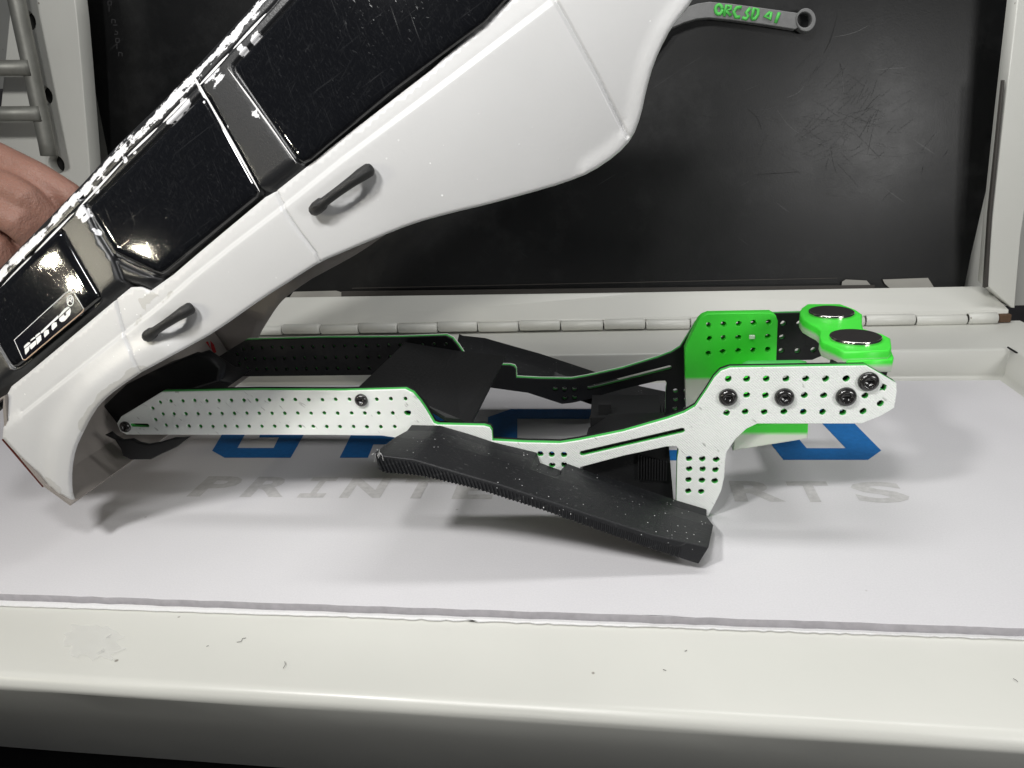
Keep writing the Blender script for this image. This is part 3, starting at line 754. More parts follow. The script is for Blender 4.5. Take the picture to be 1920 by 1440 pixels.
# thin green lip above the near rail
lip = plate_xz('green_lip', xz([(1392, 700), (1394, 684), (1404, 680), (1500, 678.5), (1514, 681), (1516, 700)], .006), .0048, .0085, M['pgreen'], flange, bevel=.0003)
pin = box('broken_pin', at_y(1410, 632, YFl - .001) - (.0012, .0008, .0008), at_y(1410, 632, YFl - .001) + (.0012, .0008, .0009), M['pwhite'], flange, .0003)
# ---- magnet mount
ZM = .0655
mt_px = [(1500, 582), (1503, 577), (1514, 569.5), (1575, 569.5), (1580, 571), (1604, 580), (1617, 589), (1616.5, 605), (1619, 616), (1640, 622), (1656, 626.5), (1670, 634), (1672, 650), (1666, 657), (1584, 660), (1566, 651), (1542, 641),
         (1537, 630), (1539, 620), (1531, 612.5), (1520, 607), (1506, 599), (1500, 590)]
mt = plate_xy('magnet_mount', xy(mt_px, ZM), ZM - .0058, ZM, M['two'], chassis, bevel=.0006)
two_tone(mt, ZM - .0032)
ft = plate_xy('mount_foot', xy([(1582, 656), (1671, 655), (1676, 668), (1674, 674), (1588, 676), (1570, 660)], ZM - .0030), ZM - .0078, ZM - .0030, M['two'], mt, bevel=.0005)
two_tone(ft, ZM - .0052)
sp = plate_xz('mount_bracket', xz([(1560, 690), (1562, 680), (1664, 680), (1659, 700), (1640, 712), (1570, 712)], .007), .0046, .011, M['pblack'], mt, bevel=.0004)
def magnet(px0, px1, cy):
    a = at_z(px0, cy, ZM + .001); b = at_z(px1, cy, ZM + .001); c = (a + b) / 2; r = np.linalg.norm(b - a) / 2
    V, Fc = [], []
    n = 48; ring = [(r, ZM + .00005), (r, ZM + .0010), (r * .985, ZM + .00128), (r * .955, ZM + .0014)]
    for rr_, z in ring:
        for k in range(n): V.append((c[0] + rr_ * math.cos(2 * math.pi * k / n), c[1] + rr_ * math.sin(2 * math.pi * k / n), z))
    for i in range(3):
        for k in range(n): Fc.append((i * n + k, i * n + (k + 1) % n, (i + 1) * n + (k + 1) % n, (i + 1) * n + k))
    o = obj('magnet', V, Fc, M['magside'], mt, True)
    V = [(c[0] + r * .955 * math.cos(2 * math.pi * k / n), c[1] + r * .955 * math.sin(2 * math.pi * k / n), ZM + .0014) for k in range(n)]
    obj('magnet_face', V, [tuple(range(n))], M['magtop'], o) if False else None
    o.data.materials.append(M['magtop'])
    me = o.data; bm = bmesh.new(); bm.from_mesh(me); bm.verts.ensure_lookup_table()
    f = bm.faces.new([bm.verts[3 * n + k] for k in range(n)]); f.material_index = 1; bm.to_mesh(me); bm.free()
magnet(1516, 1602, 584.5); magnet(1555.5, 1653.5, 631)
# ---- button head screws
def screw_mesh(r):
    n = 36; h = r * .62; V, Fc = [], []
    def hexr(k, R):
        a = (2 * math.pi * k / n) % (math.pi / 3) - math.pi / 6; return R * math.cos(math.pi / 6) / math.cos(a)
    prof = [(r, -.0001), (r, h * .30), (r * .95, h * .55), (r * .84, h * .80), (r * .70, h * .97), (r * .62, h)]
    rings = [[(pr_ * math.cos(2 * math.pi * k / n), pr_ * math.sin(2 * math.pi * k / n), z) for k in range(n)] for pr_, z in prof]
    for z, R in ((h, .56), (h * .92, .53), (h * .15, .52)):
        rings.append([(hexr(k, R * r) * math.cos(2 * math.pi * k / n), hexr(k, R * r) * math.sin(2 * math.pi * k / n), z) for k in range(n)])
    for rg in rings: V += rg
    for i in range(len(rings) - 1):
        for k in range(n): Fc.append((i * n + k, i * n + (k + 1) % n, (i + 1) * n + (k + 1) % n, (i + 1) * n + k))
    Fc.append(tuple((len(rings) - 1) * n + k for k in range(n)))
    me = bpy.data.meshes.new('screw'); me.from_pydata([(a, -c, b) for a, b, c in V], [], Fc); me.materials.append(M['steel'])
    for p in me.polygons: p.use_smooth = True
    me['shifted'] = 1; return me
ms = screw_mesh(.0033)
for (a, b), s in (((677.5, 750), .78), ((1365, 744.5), 1), ((1470.5, 744.5), 1.03), ((1586, 743.5), 1.06), ((1628, 715), 1.06), ((235.5, 800), .72)):
    o = bpy.data.objects.new('screw', ms); o.scale = (s, s * .9, s)
    p = at_y(a, b, -.0002); COL.objects.link(o); o.parent = chassis; o.location = Vector(p) - chassis.location
    o.rotation_euler = (0, random.uniform(0, 1), 0)

# ================================================================== MODEL CAR BODY
YB = -.036; YFB = 2 * YM - YB
shell = thing('model_car_body', 'white model off-road car body tilted nose up, with worn black roof edge and black windows', 'car body', tuple(at_y(130, 948, YB)))
n1 = np.array([0, -1.0, 0])
A = at_y(12, 737, YB); Bp = at_y(947, 10, YB); d = (Bp - A) / np.linalg.norm(Bp - A)
u1 = np.array([-d[2], 0, d[0]]); al = math.radians(13)
ev = math.cos(al) * u1 + math.sin(al) * np.array([0, 1.0, 0]); n2 = math.sin(al) * u1 - math.cos(al) * np.array([0, 1.0, 0])
def p1(L): return np.array([(lambda q: (q[0], q[2]))(at_y(a, b, YB)) for a, b in L])
def w1(P, h): return np.stack([P[:, 0], YB - h, P[:, 1]], 1)
def p2(L):
    out = []
    for a, b in L:
        q = at_plane(a, b, A, n2) - A; out.append((q @ d, q @ ev))
    return np.array(out)
def w2(P, h): return A + P[:, :1] * d + P[:, 1:2] * ev + np.asarray(h)[:, None] * n2
belt = [(-25, 765), (12, 729), (40, 707), (120, 640), (208, 566), (237, 542), (256, 541), (276, 548), (320, 517), (363, 480), (493, 371), (513, 360), (567, 317), (640, 259), (807, 130), (925, 18), (947, 3), (1040, -78), (1075, -110)]
arch = [(130, 948), (127, 925), (132, 880), (142, 841), (158, 809), (179, 771), (198, 748), (229, 723), (269, 696)]
rocker = [(308, 675), (354, 650), (400, 624), (486, 563), (548, 524), (595, 494), (640, 475), (707, 447), (767, 423), (840, 403), (907, 388), (983, 368), (1057, 347), (1107, 327), (1157, 293), (1187, 260), (1203, 217), (1213, 167), (1227, 117), (1250, 67), (1268, 40), (1300, 0), (1330, -60), (1350, -110)]
rear_edge = [(80, 912), (5, 822), (7, 795), (5, 770), (4, 745)]
lower_px = list(smooth_line(arch, 1)) + list(smooth_line(rocker, 1)) + belt[::-1][:-1] + rear_edge[::-1]
low_out = p1(lower_px)
crease = p1([(40, 777), (60, 761), (228, 628), (300, 572), (360, 520), (433, 462), (530, 388), (640, 300), (840, 150), (1037, 0), (1130, -75)])
seams = [p1([(208, 566), (221, 602), (231, 630), (250, 657), (268, 694)]), p1([(513, 361), (530, 390), (560, 435), (590, 477), (595, 492)]), p1([(1035, -10), (1060, 33), (1120, 143), (1177, 257)])]
archc = p1(arch + rocker[:1]); beltc = p1(belt); lipc = p1([(1107, 327), (1157, 293), (1187, 260), (1203, 217), (1213, 167), (1227, 117), (1250, 67), (1268, 40), (1300, 0), (1330, -60)])
cups = [(p1([(655, 372)])[0], 26), (p1([(325, 612)])[0], 24)]
d2 = np.array([d[0], d[2]])
def low_h(P, detail=True):
    P = np.asarray(P); h = np.zeros(len(P))
    cd_ = dist_line(P, crease)
    # side of the crease: above (towards the belt) leans in, below stands proud and tucks under
    nrm = np.array([-d2[1], d2[0]]); base = crease[1]
    s = (P - base) @ nrm
    sc = np.interp((P - base) @ d2, (crease - base) @ d2, (crease - base) @ nrm)
    s = s - sc
    h += np.where(s > 0, -.15 * s - .0009 * sstep(s, 0, .0008), 0)
    below = np.clip(-s, 0, None)
    h += np.where(s <= 0, -.9 * below ** 2 * 4.2, 0)
    if not detail: return h
    h -= .00055 * np.exp(-(cd_ / .00055) ** 2)
    for sm_ in seams:
        q = dist_line(P, sm_); h -= .0011 * np.exp(-(q / .00045) ** 2); h += .00007 * np.exp(-((q - .0012) / .0006) ** 2)
    q = dist_line(P, archc); h += .0026 * (1 - sstep(q, .004, .016)) * sstep(P[:, 0], -1, -.9)
    h -= .0006 * np.exp(-((q - .0105) / .004) ** 2)
    q = dist_line(P, lipc); h += .0010 * (1 - sstep(q, .0015, .0045))
    out = np.array(p1(list(smooth_line(arch, 1)) + list(smooth_line(rocker, 1)))); q = dist_line(P, out); r = .0011
    h -= np.where(q < r, r - np.sqrt(np.clip(r * r - (r - q) ** 2, 0, None)), 0)
    for c, L in cups:
        e = P - c; a = (e @ d2) / .0078; b = (e @ nrm) / .0030
        h -= .0016 * (1 - sstep(np.sqrt(a * a + b * b), .35, 1.0))
    return h
rim = np.array(p1(list(smooth_line(arch, 1)) + list(smooth_line(rocker, 1))))
P, Fc = field(low_out, .0016, [rim] + seams + [crease], (-.0011, -.0008, -.0005, -.00025, 0, .00025, .0005, .0008, .0011))
VV = w1(P, low_h(P))
side = obj('side_panel', VV, Fc, M['bodywhite'], shell, True)
if sum(p.normal.y for p in side.data.polygons) > 0: side.data.flip_normals()
q = dist_line(P, p1([(170, 800), (190, 770), (215, 740), (245, 718), (275, 700)]))
sc_ = .95 * (1 - sstep(q, .0015, .0062))
q = dist_line(P, p1([(245, 610), (275, 580), (320, 548)])); sc_ = np.maximum(sc_, .50 * (1 - sstep(q, .0005, .003)))
q = dist_line(P, p1([(60, 890), (110, 925), (130, 940)])); sc_ = np.maximum(sc_, .6 * (1 - sstep(q, .001, .007)))
q = dist_line(P, p1([(262, 568), (285, 552)])); sc_ = np.maximum(sc_, .85 * (1 - sstep(q, .0008, .0024)))
set_attr(side, 'scuff', sc_)
md = side.modifiers.new('shell', 'SOLIDIFY'); md.thickness = .0013; md.offset = -1
# far side, plain inside
Pf, Ff = field(low_out, .004)
Vf = w1(Pf, low_h(Pf, False)); Vf[:, 1] = 2 * YM - Vf[:, 1]
far = obj('side_panel', Vf, Ff, M['inner'], shell, True); far['label'] = 'far side panel seen from its dirty inside'
md = far.modifiers.new('shell', 'SOLIDIFY'); md.thickness = .0013; md.offset = -1
# red scribble on the inside
RS = [[(372, 656), (378, 644), (390, 640), (396, 656), (392, 672), (380, 668)], [(394, 638), (401, 646), (406, 660), (401, 663), (396, 653)]]
for k_, poly in enumerate(RS):
    obj('red_mark', [at_y(a, b, 2 * YM - YB - .0125 + .0002 * k_) for a, b in poly], [tuple(range(len(poly)))], M['red'], far)
# rear panel from side to side and the red lamp lens along its edge
re = p1([(-25, 765), (4, 745), (5, 770), (7, 795), (5, 822), (80, 912), (130, 948)]); re[:, 0] += .0002
V, Fc = [], []
ny = 8
for j in range(ny):
    y = YB + .0006 + (YFB - YB - .0012) * j / (ny - 1)
    for k in range(len(re)): V.append((re[k, 0], y, re[k, 1]))
for j in range(ny - 1):
    for k in range(len(re) - 1): Fc.append((j * len(re) + k, j * len(re) + k + 1, (j + 1) * len(re) + k + 1, (j + 1) * len(re) + k))
o = obj('rear_panel', V, Fc, M['inner'], shell)
md = o.modifiers.new('shell', 'SOLIDIFY'); md.thickness = .0012; md.offset = 0
a, b = at_y(3, 824, YB), at_y(80, 914, YB)
dd = (b - a) / np.linalg.norm(b - a); nn_ = np.array([dd[2], 0, -dd[0]])
if nn_[0] > 0: nn_ = -nn_
o = slab('tail_lamp', [a + (0, .0004, 0), b + (0, .0004, 0), b + nn_ * .0007 + (0, .0004, 0), a + nn_ * .0007 + (0, .0004, 0)], -.004, M['lamp_red'], shell, .0002)
# ---- upper band with windows, leaning inwards
gut_px = [(-90, 618), (-60, 586), (27, 496), (90, 432), (157, 364), (224, 291), (300, 219), (377, 140), (450, 61), (505, 2), (600, -110)]
band_px = belt[1:] + [(1000, -110)] + gut_px[::-1] + [(-95, 720), (-60, 800)]
belt_lo = [(a + 7, b + 9) for a, b in belt]
band_px = belt_lo + gut_px[::-1] + [(-95, 720), (-60, 800)]
bout = p2(band_px); gut = p2(gut_px)
Wp = [[(112, 432), (118, 437), (150, 493), (184, 551), (185, 558), (181, 563), (33, 687), (26, 690), (20, 685), (-30, 600), (-28, 565), (0, 536), (104, 433)],
      [(169, 384), (176, 378), (376, 180), (384, 178), (391, 183), (479, 343), (484, 358), (479, 370), (312, 508), (301, 514), (290, 512), (219, 477), (212, 470), (166, 394)],
      [(438, 124), (446, 114), (560, -10), (630, -88), (1030, -88), (950, -4), (907, 42), (740, 167), (580, 300), (568, 306), (558, 302), (551, 294), (440, 134)]]
WP = [p2(w) for w in Wp]
gapA = p2([(143, 343), (146, 358), (158, 382), (185, 440), (212, 483), (226, 520), (239, 541)]); gapA2 = p2([(212, 483), (240, 497), (297, 522), (308, 521)])
gapB = p2([(362, 135), (372, 156), (385, 180), (440, 272), (489, 362)]); gapC = p2([(427, 124), (490, 210), (556, 306)])
gutline = p2([(a + 7, b + 8) for a, b in gut_px])
bb_out = np.vstack([bout, bout[:1]]); beltP = p2(belt)
wl = [np.vstack([w, w[:1]]) for w in WP]
def sd_belt(P):
    """height above the belt line, negative under the white panel"""
    return P[:, 1] - np.interp(P[:, 0], beltP[:, 0], beltP[:, 1])
def band_h(P):
    h = np.zeros(len(P))
    for w in WP:
        q = dist_line(P, np.vstack([w, w[:1]])); ins = inside(P, w)
        h -= .0010 * np.where(ins, 1, 1 - sstep(q, .0002, .0010))
    q = dist_line(P, gapA); h -= .0015 * (1 - sstep(q, .0006, .0013))
    q = dist_line(P, gapA2); h -= .0013 * (1 - sstep(q, .0005, .0011))
    q = dist_line(P, gapB); h -= .0005 * (1 - sstep(q, .0003, .0011))
    q = dist_line(P, gutline); h -= .0006 * np.exp(-(q / .0004) ** 2)
    h -= .0040 * (1 - sstep(sd_belt(P), .0000, .0042))
    return h
P, Fc = field(bout, .0018, wl + [gapA, gapA2, gapB, gutline], (-.0012, -.0009, -.0006, -.0003, 0, .0003, .0006, .0009, .0012))
band = obj('window_band', w2(P, band_h(P)), Fc, M['band'], shell, True)
if sum((Vector(p.normal) @ Vector(n2)) * p.area for p in band.data.polygons) < 0: band.data.flip_normals()
def wear_of(P):
    q = dist_line(P, gut); w = .52 * np.exp(-(q / .0010) ** 2) + .20
    for (a, b), r, s in (((482, 70), .003, .9), ((455, 95), .0025, .9), ((478, 75), .0025, .9), ((400, 150), .0042, .75), ((411, 142), .0035, .8), ((330, 215), .003, .85), ((345, 196), .003, .85), ((318, 226), .002, .8), ((234, 300), .0013, .9), ((253, 285), .0013, .9), ((478, 210), .0018, .9), ((484, 218), .0013, .9), ((424, 238), .0013, .85), ((153, 402), .0034, 1.0), ((150, 395), .0026, .9), ((176, 430), .0012, .9), ((181, 437), .0012, .9), ((180, 355), .002, .9), ((195, 332), .0015, .8), ((385, 185), .001, .8)):
        c = p2([(a, b)])[0]; w = np.maximum(w, s * .86 * (1 - sstep(np.sqrt(((P - c) ** 2).sum(1)), r * .25, r * 1.5)))
    e = np.min([dist_line(P, x) for x in (wl[0],)], axis=0); w = np.maximum(w, .40 * np.exp(-(e / .0008) ** 2))
    return w
set_attr(band, 'wear', wear_of(P))
# worn white edges along the door gap, the front door and the gutter
def seam_line(name, L, w, m, lift):
    V, Fc = ribbon(lambda u, v: A + u * d + v * ev + lift * n2, L, w); return obj(name, V, Fc, m, shell)
seam_line('worn_edge', p2([(361, 137), (372, 158), (385, 182), (440, 274), (488, 360)]), .0011, M['wornwhite'], .0002)
seam_line('worn_edge', p2([(428, 128), (490, 212), (557, 306)]), .0005, M['wornwhite'], .0004)
gl_px = [(a + 8.5, b + 9) for a, b in gut_px]
def gut_at(x): return (x, float(np.interp(x, [p[0] for p in gl_px], [p[1] for p in gl_px])))
for x0, x1 in ((4, 60), (66, 140), (148, 232), (240, 296), (306, 352), (372, 430), (438, 500)):
    seam_line('worn_edge', p2([gut_at(x0), gut_at((x0 * 2 + x1) / 3), gut_at((x0 + x1 * 2) / 3), gut_at(x1)]), .00075, M['wornwhite'], .0002)
# far band
Pf, Ff = field(bout, .006); Vf = w2(Pf, np.zeros(len(Pf))); Vf[:, 1] = 2 * YM - Vf[:, 1]
o = obj('window_band', Vf, Ff, M['band'], shell, True); o['label'] = 'far window band'
set_attr(o, 'wear', np.zeros(len(Pf)))
# roof: rounded edge, flat top, rounded far edge
G = resample(gut, .0014); r = .0052; V, wr = [], []
ths = [math.radians(t) for t in np.linspace(0, 100, 16)]
G3 = w2(G, np.zeros(len(G)))
sec = len(ths)
for g in G3:
    c = g - n2 * r
    near = [c + r * (n2 * math.cos(t) + ev * math.sin(t)) for t in ths]
    farr = [np.array([p[0], 2 * YM - p[1], p[2]]) for p in near[::-1]]
    V += near + farr
    wr += [.36 + .36 * math.exp(-((math.degrees(t) - 14) / 23) ** 2) - .16 * sstep(math.degrees(t), 50, 75) for t in ths] + [.1] * sec
m_ = 2 * sec; Fc = [(i * m_ + k, i * m_ + k + 1, (i + 1) * m_ + k + 1, (i + 1) * m_ + k) for i in range(len(G3) - 1) for k in range(m_ - 1)]
roof = obj('roof', V, Fc, M['band'], shell, True); set_attr(roof, 'wear', wr)
# window panes
for w in WP:
    P, Fc = field(w, .0022, [np.vstack([w, w[:1]])], (-.0034, -.0027, -.0020, -.0014, -.0009, -.0005, -.0002, .0002, .0005, .0009, .0014, .0020, .0027, .0034))
    q = dist_line(P, np.vstack([w, w[:1]]))
    h = -.0009 + .0018 * np.sqrt(np.clip(1 - (1 - np.clip(q / .0032, 0, 1)) ** 2, 0, 1))
    c = P.mean(0); h += -.10 * ((P - c) ** 2).sum(1)
    o = obj('window_pane', w2(P, h), Fc, M['glass'], shell, True)
    if sum((Vector(p.normal) @ Vector(n2)) for p in o.data.polygons) < 0: o.data.flip_normals()
    if w is WP[0]: pane0 = o; c0 = c
# sticker on the rear window
def on_pane(a, b, lift): return A + (lambda q: q[0] * d + q[1] * ev + (.00095 - .10 * ((q - c0) ** 2).sum() + lift) * n2)(p2([(a, b)])[0])
st = [(32, 637), (128, 549), (135, 546), (144, 548), (162, 579), (160, 584), (53, 674), (48, 673)]
sticker = obj('brand_sticker', [on_pane(a, b, .00012) for a, b in st], [tuple(range(len(st)))], M['decal'], shell)
def stroke2(name, pts, w, m, lift, parent):
    V, Fc = [], []
    for (a0, b0), (a1, b1) in zip(pts[:-1], pts[1:]):
        dd = np.array([a1 - a0, b1 - b0]); dd = dd / np.linalg.norm(dd); nn = np.array([-dd[1], dd[0]]) * w / 2; i = len(V)
        V += [on_pane(a0 + nn[0], b0 + nn[1], lift), on_pane(a1 + nn[0], b1 + nn[1], lift), on_pane(a1 - nn[0], b1 - nn[1], lift), on_pane(a0 - nn[0], b0 - nn[1], lift)]; Fc.append((i, i + 1, i + 2, i + 3))
    return obj(name, V, Fc, m, parent)
stroke2('sticker_outline', [st[7], st[0], st[1], st[2], st[3], st[4]], 1.1, M['decalwhite'], .00020, sticker)
stroke2('sticker_edge', [st[4], st[5], st[6], st[7]], 2.0, M['decaltan'], .00020, sticker)
# heavy italic lettering, one flat shape per letter; traced in zoomed pixels (origin 0,540, 4.8 times)
zl = lambda L: [(20 + a / 9, 530 + b / 9) for a, b in L]
LET = [[(274, 1095), (276, 1065), (300, 1035), (345, 1000), (372, 1000), (382, 1020), (284, 1102)], [(285, 1112), (474, 962), (482, 1035), (400, 1118), (384, 1112), (370, 1060), (358, 1140), (304, 1208), (292, 1180)],
       [(382, 985), (385, 960), (440, 912), (462, 912), (466, 928)], [(466, 915), (468, 885), (530, 838), (550, 836), (552, 858), (470, 922)], [(474, 934), (560, 870), (568, 960), (500, 1038), (490, 1025)],
       [(556, 822), (838, 555), (858, 552), (856, 592), (738, 692), (575, 850), (558, 842)], [(608, 828), (650, 790), (690, 790), (698, 848), (626, 920), (612, 900)],
       [(738, 705), (770, 668), (824, 662), (832, 725), (760, 800), (742, 780)],
       [(864, 585), (870, 540), (960, 435), (1020, 402), (1042, 412)], [(866, 598), (940, 530), (960, 560), (985, 545), (978, 502), (1052, 424), (1066, 470), (1050, 540), (960, 640), (905, 660), (872, 640)]]
for k_, L in enumerate(LET):
    V = [on_pane(a, b, .00022) for a, b in zl(L)]
    o = obj('sticker_letter', V, [tuple(range(len(V)))], M['decalwhite'], sticker)
    bm = bmesh.new(); bm.from_mesh(o.data); bmesh.ops.triangulate(bm, faces=bm.faces, ngon_method='EAR_CLIP'); bm.to_mesh(o.data); bm.free()
cr = [(137 + 7.4 * math.cos(t) * .8 + 3 * math.sin(t) * .0, 563.5 + 9.6 * math.sin(t)) for t in np.linspace(0, 2 * math.pi, 22)]
stroke2('sticker_letter', cr, 1.7, M['decalwhite'], .00022, sticker)
stroke2('sticker_letter', [(133.2, 567.5), (135.2, 558.5), (139.5, 558), (140, 562), (135.5, 563.5), (140.5, 566.5)], 1.5, M['decalwhite'], .00024, sticker)
# door handles
for (e0, e1), nm in ((((584, 397), (694, 316)), ''), (((271, 634), (357, 577)), '')):
    a, b = at_y(*e0, YB - .002), at_y(*e1, YB - .002); L = np.linalg.norm(b - a); dd = (b - a) / L
    hh = low_h(p1([e0, e1]), False); mid = (hh[0] + hh[1]) / 2
    T = [0, .02, .09, .2, .23, .30, .5, .72, .86, .97, 1.0]; Hh = [.0008, .0012, .0022, .0026, .0030, .0031, .0033, .0031, .0026, .0012, .0006]
    Rr = [.0013, .0018, .00205, .0020, .00150, .00148, .00150, .0017, .0020, .00205, .0015]
    pts = [a + (b - a) * t + np.array([0, -(hq + mid) + .002, 0]) for t, hq in zip(T, Hh)]
    V, Fc = tube(pts, Rr, 10); o = obj('door_handle', V, Fc, M['handle'], shell, True)
    md = o.modifiers.new('soft', 'BEVEL'); md.width = .0002
    for t in (.12, .90):
        p = a + (b - a) * t + np.array([0, .002 - mid, 0])
        V, Fc = tube([p + np.array([0, .0012, 0]), p - np.array([0, .0024, 0])], .0013, 8); obj('handle_post', V, Fc, M['handle'], o, True)
# dark bracket inside the shell behind the rail tip
br = xz([(136, 850), (152, 808), (190, 765), (235, 722), (300, 690), (358, 667), (392, 672), (412, 690), (408, 716), (330, 740), (300, 762), (250, 800), (232, 808), (200, 812), (193, 813), (160, 833)], .012)
plate_xz('inner_bracket', br, .012, .018, M['pblack'], shell, bevel=.0008)
plate_xz('inner_hook', xz([(196, 816), (206, 811), (214, 818), (228, 826), (247, 824), (260, 831), (277, 834), (300, 830), (326, 822), (354, 821), (332, 838), (300, 853), (282, 862), (245, 862.5), (230, 855), (226, 842), (215, 825)], -.009), -.009, -.0072, M['pblack'], shell, bevel=.0004)
plate_xz('inner_brace', xz([(300, 690), (372, 668), (420, 700), (455, 706), (400, 745), (300, 760)], .03), .022, .040, M['pblack'], shell, bevel=.0008)

# ================================================================== PRINTED ARM on the board
YA = .012
arm = thing('printed_link', 'short grey printed link with a ring end and raised green lettering, against the black board', 'link', tuple(on_board(1510, 37, .004)))
ar = [(1200, 90), (1240, 62), (1283, 22), (1291, 12), (1307, 6.5), (1330, 3), (1369, 6.5), (1432, 15), (1480, 22), (1490, 23)]
ar += [(1511.5 + 18 * math.cos(t), 37 + 21.5 * math.sin(t)) for t in np.linspace(-2.55, 2.45, 26)]
ar += [(1491, 55), (1432, 45.5), (1369, 37), (1330, 33), (1307, 35), (1283, 42), (1260, 52), (1215, 110)]
u_b = np.cross(nb, [1.0, 0, 0]); u_b /= np.linalg.norm(u_b); o_b = on_board(1400, 30, .0)
if u_b[2] < 0: u_b = -u_b
def bpl(L, lift):
    return [(q[0], q @ u_b) for q in (on_board(a, b, lift) - o_b for a, b in L)]
lift = .010
hole_px = [(1509 + 13.4 * math.cos(t), 37 + 14.6 * math.sin(t)) for t in np.linspace(0, 2 * math.pi, 28)[:-1]]
def board_plate(name, L, holes, lo, hi, m, parent, bevel=.0004):
    me = curve_mesh(name, bpl(L, hi), [bpl(h, hi) for h in holes], hi - lo, bevel)
    c = o_b + nb * (hi + lo) / 2
    me.transform(Matrix(((1, 0, nb[0], c[0]), (0, u_b[1], nb[1], c[1]), (0, u_b[2], nb[2], c[2]), (0, 0, 0, 1)))); me.materials.clear(); me.materials.append(m)
    return link(bpy.data.objects.new(name, me), parent)
board_plate('link_bar', ar, [hole_px], .003, lift, M['pgrey'], arm)
ring_px = [(1511.5 + 18.6 * math.cos(t), 37 + 22 * math.sin(t)) for t in np.linspace(0, 2 * math.pi, 34)[:-1]]
board_plate('ring_end', ring_px, [[(1509 + 13.6 * math.cos(t), 37 + 14.8 * math.sin(t)) for t in np.linspace(0, 2 * math.pi, 28)[:-1]]], .0028, lift + .0012, M['pgrey'], arm)
za = lambda L: [(1260 + a / 6.4, b / 6.4) for a, b in L]
ST = [[[(562 + 40 * math.cos(t), 115 + 56 * math.sin(t)) for t in np.linspace(0, 2 * math.pi, 16)]],
      [[(625, 195), (655, 65), (708, 78), (706, 112), (650, 128), (708, 188)]], [[(835, 88), (775, 92), (740, 140), (765, 205), (815, 205)]],
      [[(940, 98), (890, 150), (915, 192), (890, 228), (842, 214)]], [[(955, 230), (985, 98), (1032, 118), (1032, 172), (1000, 225), (955, 230)]],
      [[(1182, 145), (1112, 196), (1180, 232), (1188, 145)]], [[(1288, 150), (1242, 275)]]]
for g in ST:
    V, Fc = [], []
    for s in g:
        P = [on_board(a, b, lift + .0003) for a, b in za(s)]
        v, f = tube(P, .00098, 8, ellipse=.7); Fc += [tuple(i + len(V) for i in q) for q in f]; V += v
    obj('raised_letter', V, Fc, M['lettergreen'], arm, True)

# ================================================================== BACKGROUND
wl_ = plate_xz('back_wall_surface', [(-1.6, -.05), (1.6, -.05), (1.6, 1.2), (-1.6, 1.2)], .62, .66, M['wall'], None); wl_.name = 'wall'; wl_['kind'] = 'structure'
YR = YL - .012
rack = thing('wire_rack', 'dull grey steel tube rack with two rungs at the left edge behind the hand', 'rack', tuple(at_y(90, 270, YR)))
V, Fc = tube([at_y(22, -60, YR), at_y(31, 0, YR), at_y(56, 117, YR), at_y(72, 195, YR), at_y(88, 270, YR), at_y(92, 292, YR)], .0050, 12); obj('upright_tube', V, Fc, M['galv'], rack, True)
for y0 in (127, 213):
    V, Fc = tube([at_y(-120, y0 + 2, YR - .004), at_y(56 + (y0 - 127) * .22, y0, YR - .004)], .0046, 12); obj('rung', V, Fc, M['galv'], rack, True)
def bg_box(name, px, y0, th, m, label, cat):
    o = plate_xz(name, xz(px, y0), y0, y0 + th, m, None, bevel=.002); o['label'] = label; o['category'] = cat; return o
bg_box('storage_bin', [(-300, 204), (-300, 168), (58, 166), (66, 202)], .42, .06, M['darkgrey'], 'dark grey bin seen through the wire rack between the two rungs', 'bin')
bg_box('storage_bin', [(-300, 420), (-300, 250), (78, 246), (100, 300), (104, 420)], .40, .06, M['darkgrey'], 'dark grey bin below the lower rung of the wire rack', 'bin')
bg_box('shelf_board', [(-320, 430), (-320, -140), (46, -140), (96, 300), (100, 430)], .485, .01, M['enamel'], 'pale shelf board behind the wire rack at the left edge', 'shelf')
bg_box('storage_box', [(1916, 456), (1912, 300), (2100, 300), (2100, 456)], .50, .10, M['orange'], 'orange brown box behind the right lid upright', 'box')
bg_box('storage_bin', [(1890, 640), (1890, 460), (2150, 460), (2150, 640)], .48, .05, M['darkgrey'], 'dark grey bin behind the right lid upright, under the orange box', 'bin')
V, Fc = tube([at_y(1880, 521, .40), at_y(2100, 524, .40)], .0035, 10); o = obj('steel_tube', V, Fc, M['galv'], None, True); o['label'] = 'pale steel tube behind the right lid upright'; o['category'] = 'tube'

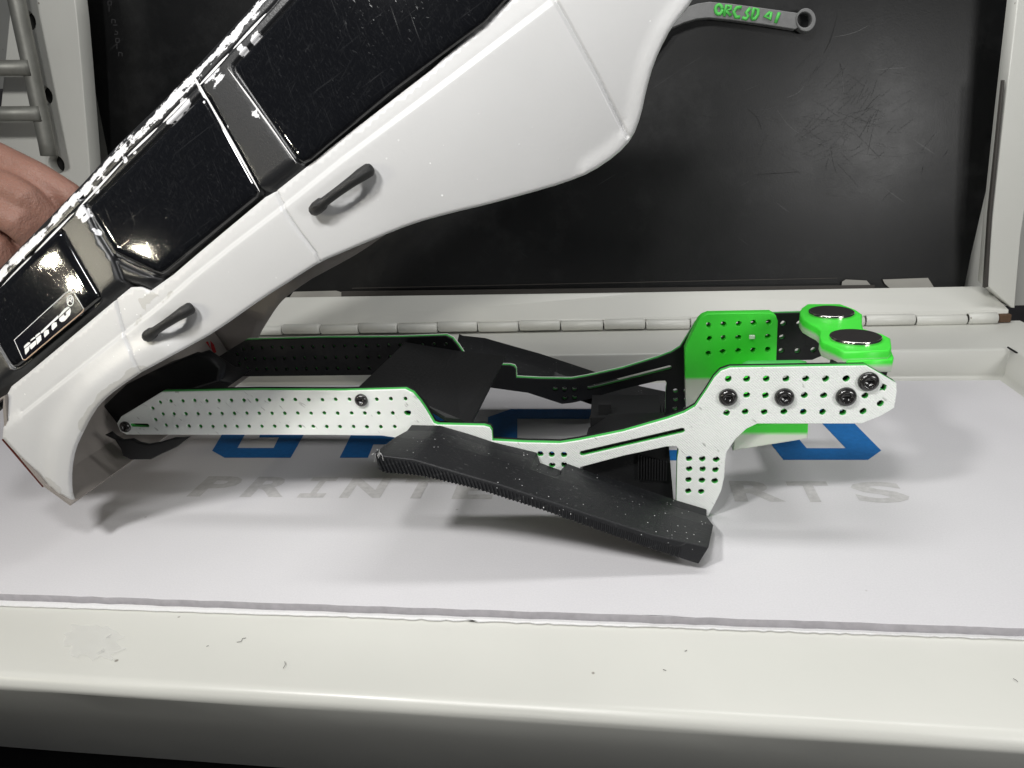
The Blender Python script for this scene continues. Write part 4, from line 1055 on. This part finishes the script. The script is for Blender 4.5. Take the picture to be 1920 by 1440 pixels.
# ================================================================== HAND gripping the roof from behind
def hand():
    y0 = .004
    def P(a, b, y): return at_y(a, b, y)
    chains = []
    # forearm, wrist and palm come in from the left, behind the roof
    chains.append([(P(-620, 470, .085), .024), (P(-400, 440, .08), .022), (P(-220, 420, .075), .024), (P(-60, 430, .075), .022), (P(20, 460, .078), .016)])
    chains.append([(P(-260, 330, .085), .016), (P(-100, 345, .080), .016), (P(10, 400, .076), .0145), (P(70, 440, .078), .011)])
    # index finger lies along the top, the others fold over the roof below it
    chains.append([(P(-240, 215, .085), .0100), (P(-100, 255, .083), .0086), (P(0, 297, .081), .0074), (P(70, 330, .080), .0070), (P(130, 366, .080), .0066), (P(185, 420, .083), .0056)])
    chains.append([(P(-120, 320, .080), .0098), (P(10, 352, .068), .0080), (P(48, 372, .066), .0076), (P(95, 415, .072), .0068), (P(120, 465, .082), .0056)])
    chains.append([(P(-100, 375, .074), .0098), (P(-10, 392, .062), .0080), (P(32, 415, .061), .0076), (P(70, 455, .068), .0066), (P(90, 505, .08), .0054)])
    chains.append([(P(-100, 430, .070), .0094), (P(-40, 440, .060), .0074), (P(-5, 465, .060), .0068), (P(30, 500, .066), .0060), (P(50, 540, .076), .0050)])
    # thumb, leaving the side of the palm towards the hidden side of the roof
    chains.append([(P(-230, 290, .105), .0110), (P(-120, 300, .118), .0095), (P(-20, 330, .126), .0088), (P(60, 375, .128), .0078), (P(110, 420, .126), .0066)])
    bm = bmesh.new()
    for ch in chains:
        pts, rs = [], []
        for (a, ra), (b, rb) in zip(ch[:-1], ch[1:]):
            for t in np.linspace(0, 1, 6)[:-1]: pts.append(a + (b - a) * t); rs.append(ra + (rb - ra) * t)
        pts.append(ch[-1][0]); rs.append(ch[-1][1])
        tl = pts[-1] - pts[-2]; tl /= np.linalg.norm(tl)
        pts += [pts[-1] + tl * rs[-1] * .6, pts[-1] + tl * rs[-1] * .95]; rs += [rs[-1] * .8, rs[-1] * .3]
        v, f = tube(pts, rs, 14)
        vs = [bm.verts.new(p) for p in v]
        for q in f:
            try: bm.faces.new([vs[i] for i in q])
            except ValueError: pass
    me = bpy.data.meshes.new('person'); bm.to_mesh(me); bm.free()
    o = bpy.data.objects.new('person', me); COL.objects.link(o)
    r = o.modifiers.new('one_skin', 'REMESH'); r.mode = 'VOXEL'; r.voxel_size = .0013
    s = o.modifiers.new('soft', 'SMOOTH'); s.iterations = 5; s.factor = .5
    me2 = bpy.data.meshes.new_from_object(o.evaluated_get(bpy.context.evaluated_depsgraph_get()))
    o.modifiers.clear(); o.data = me2; me2.materials.clear(); me2.materials.append(M['skin'])
    for p in me2.polygons: p.use_smooth = True
    o['label'] = "bare hand of a person gripping the car body's roof at the left edge"; o['category'] = 'person'
hand()

# extra LED discs, added on mirrored rays so the rear windows show lamp spots
def add_extra_led(px, py, z=.52):
    q = at_plane(px, py, A, n2); r_ = ray(px, py); r_ = r_ / np.linalg.norm(r_); m_ = r_ - 2 * np.dot(r_, n2) * n2
    t = .36; p = q + m_ * t
    area_light('extra_led', tuple(p), tuple(q), .009, .009, .016, (1, .93, .74), 'DISK', 64)
for a, b in ((98, 482), (160, 526), (262, 480)): add_extra_led(a, b)
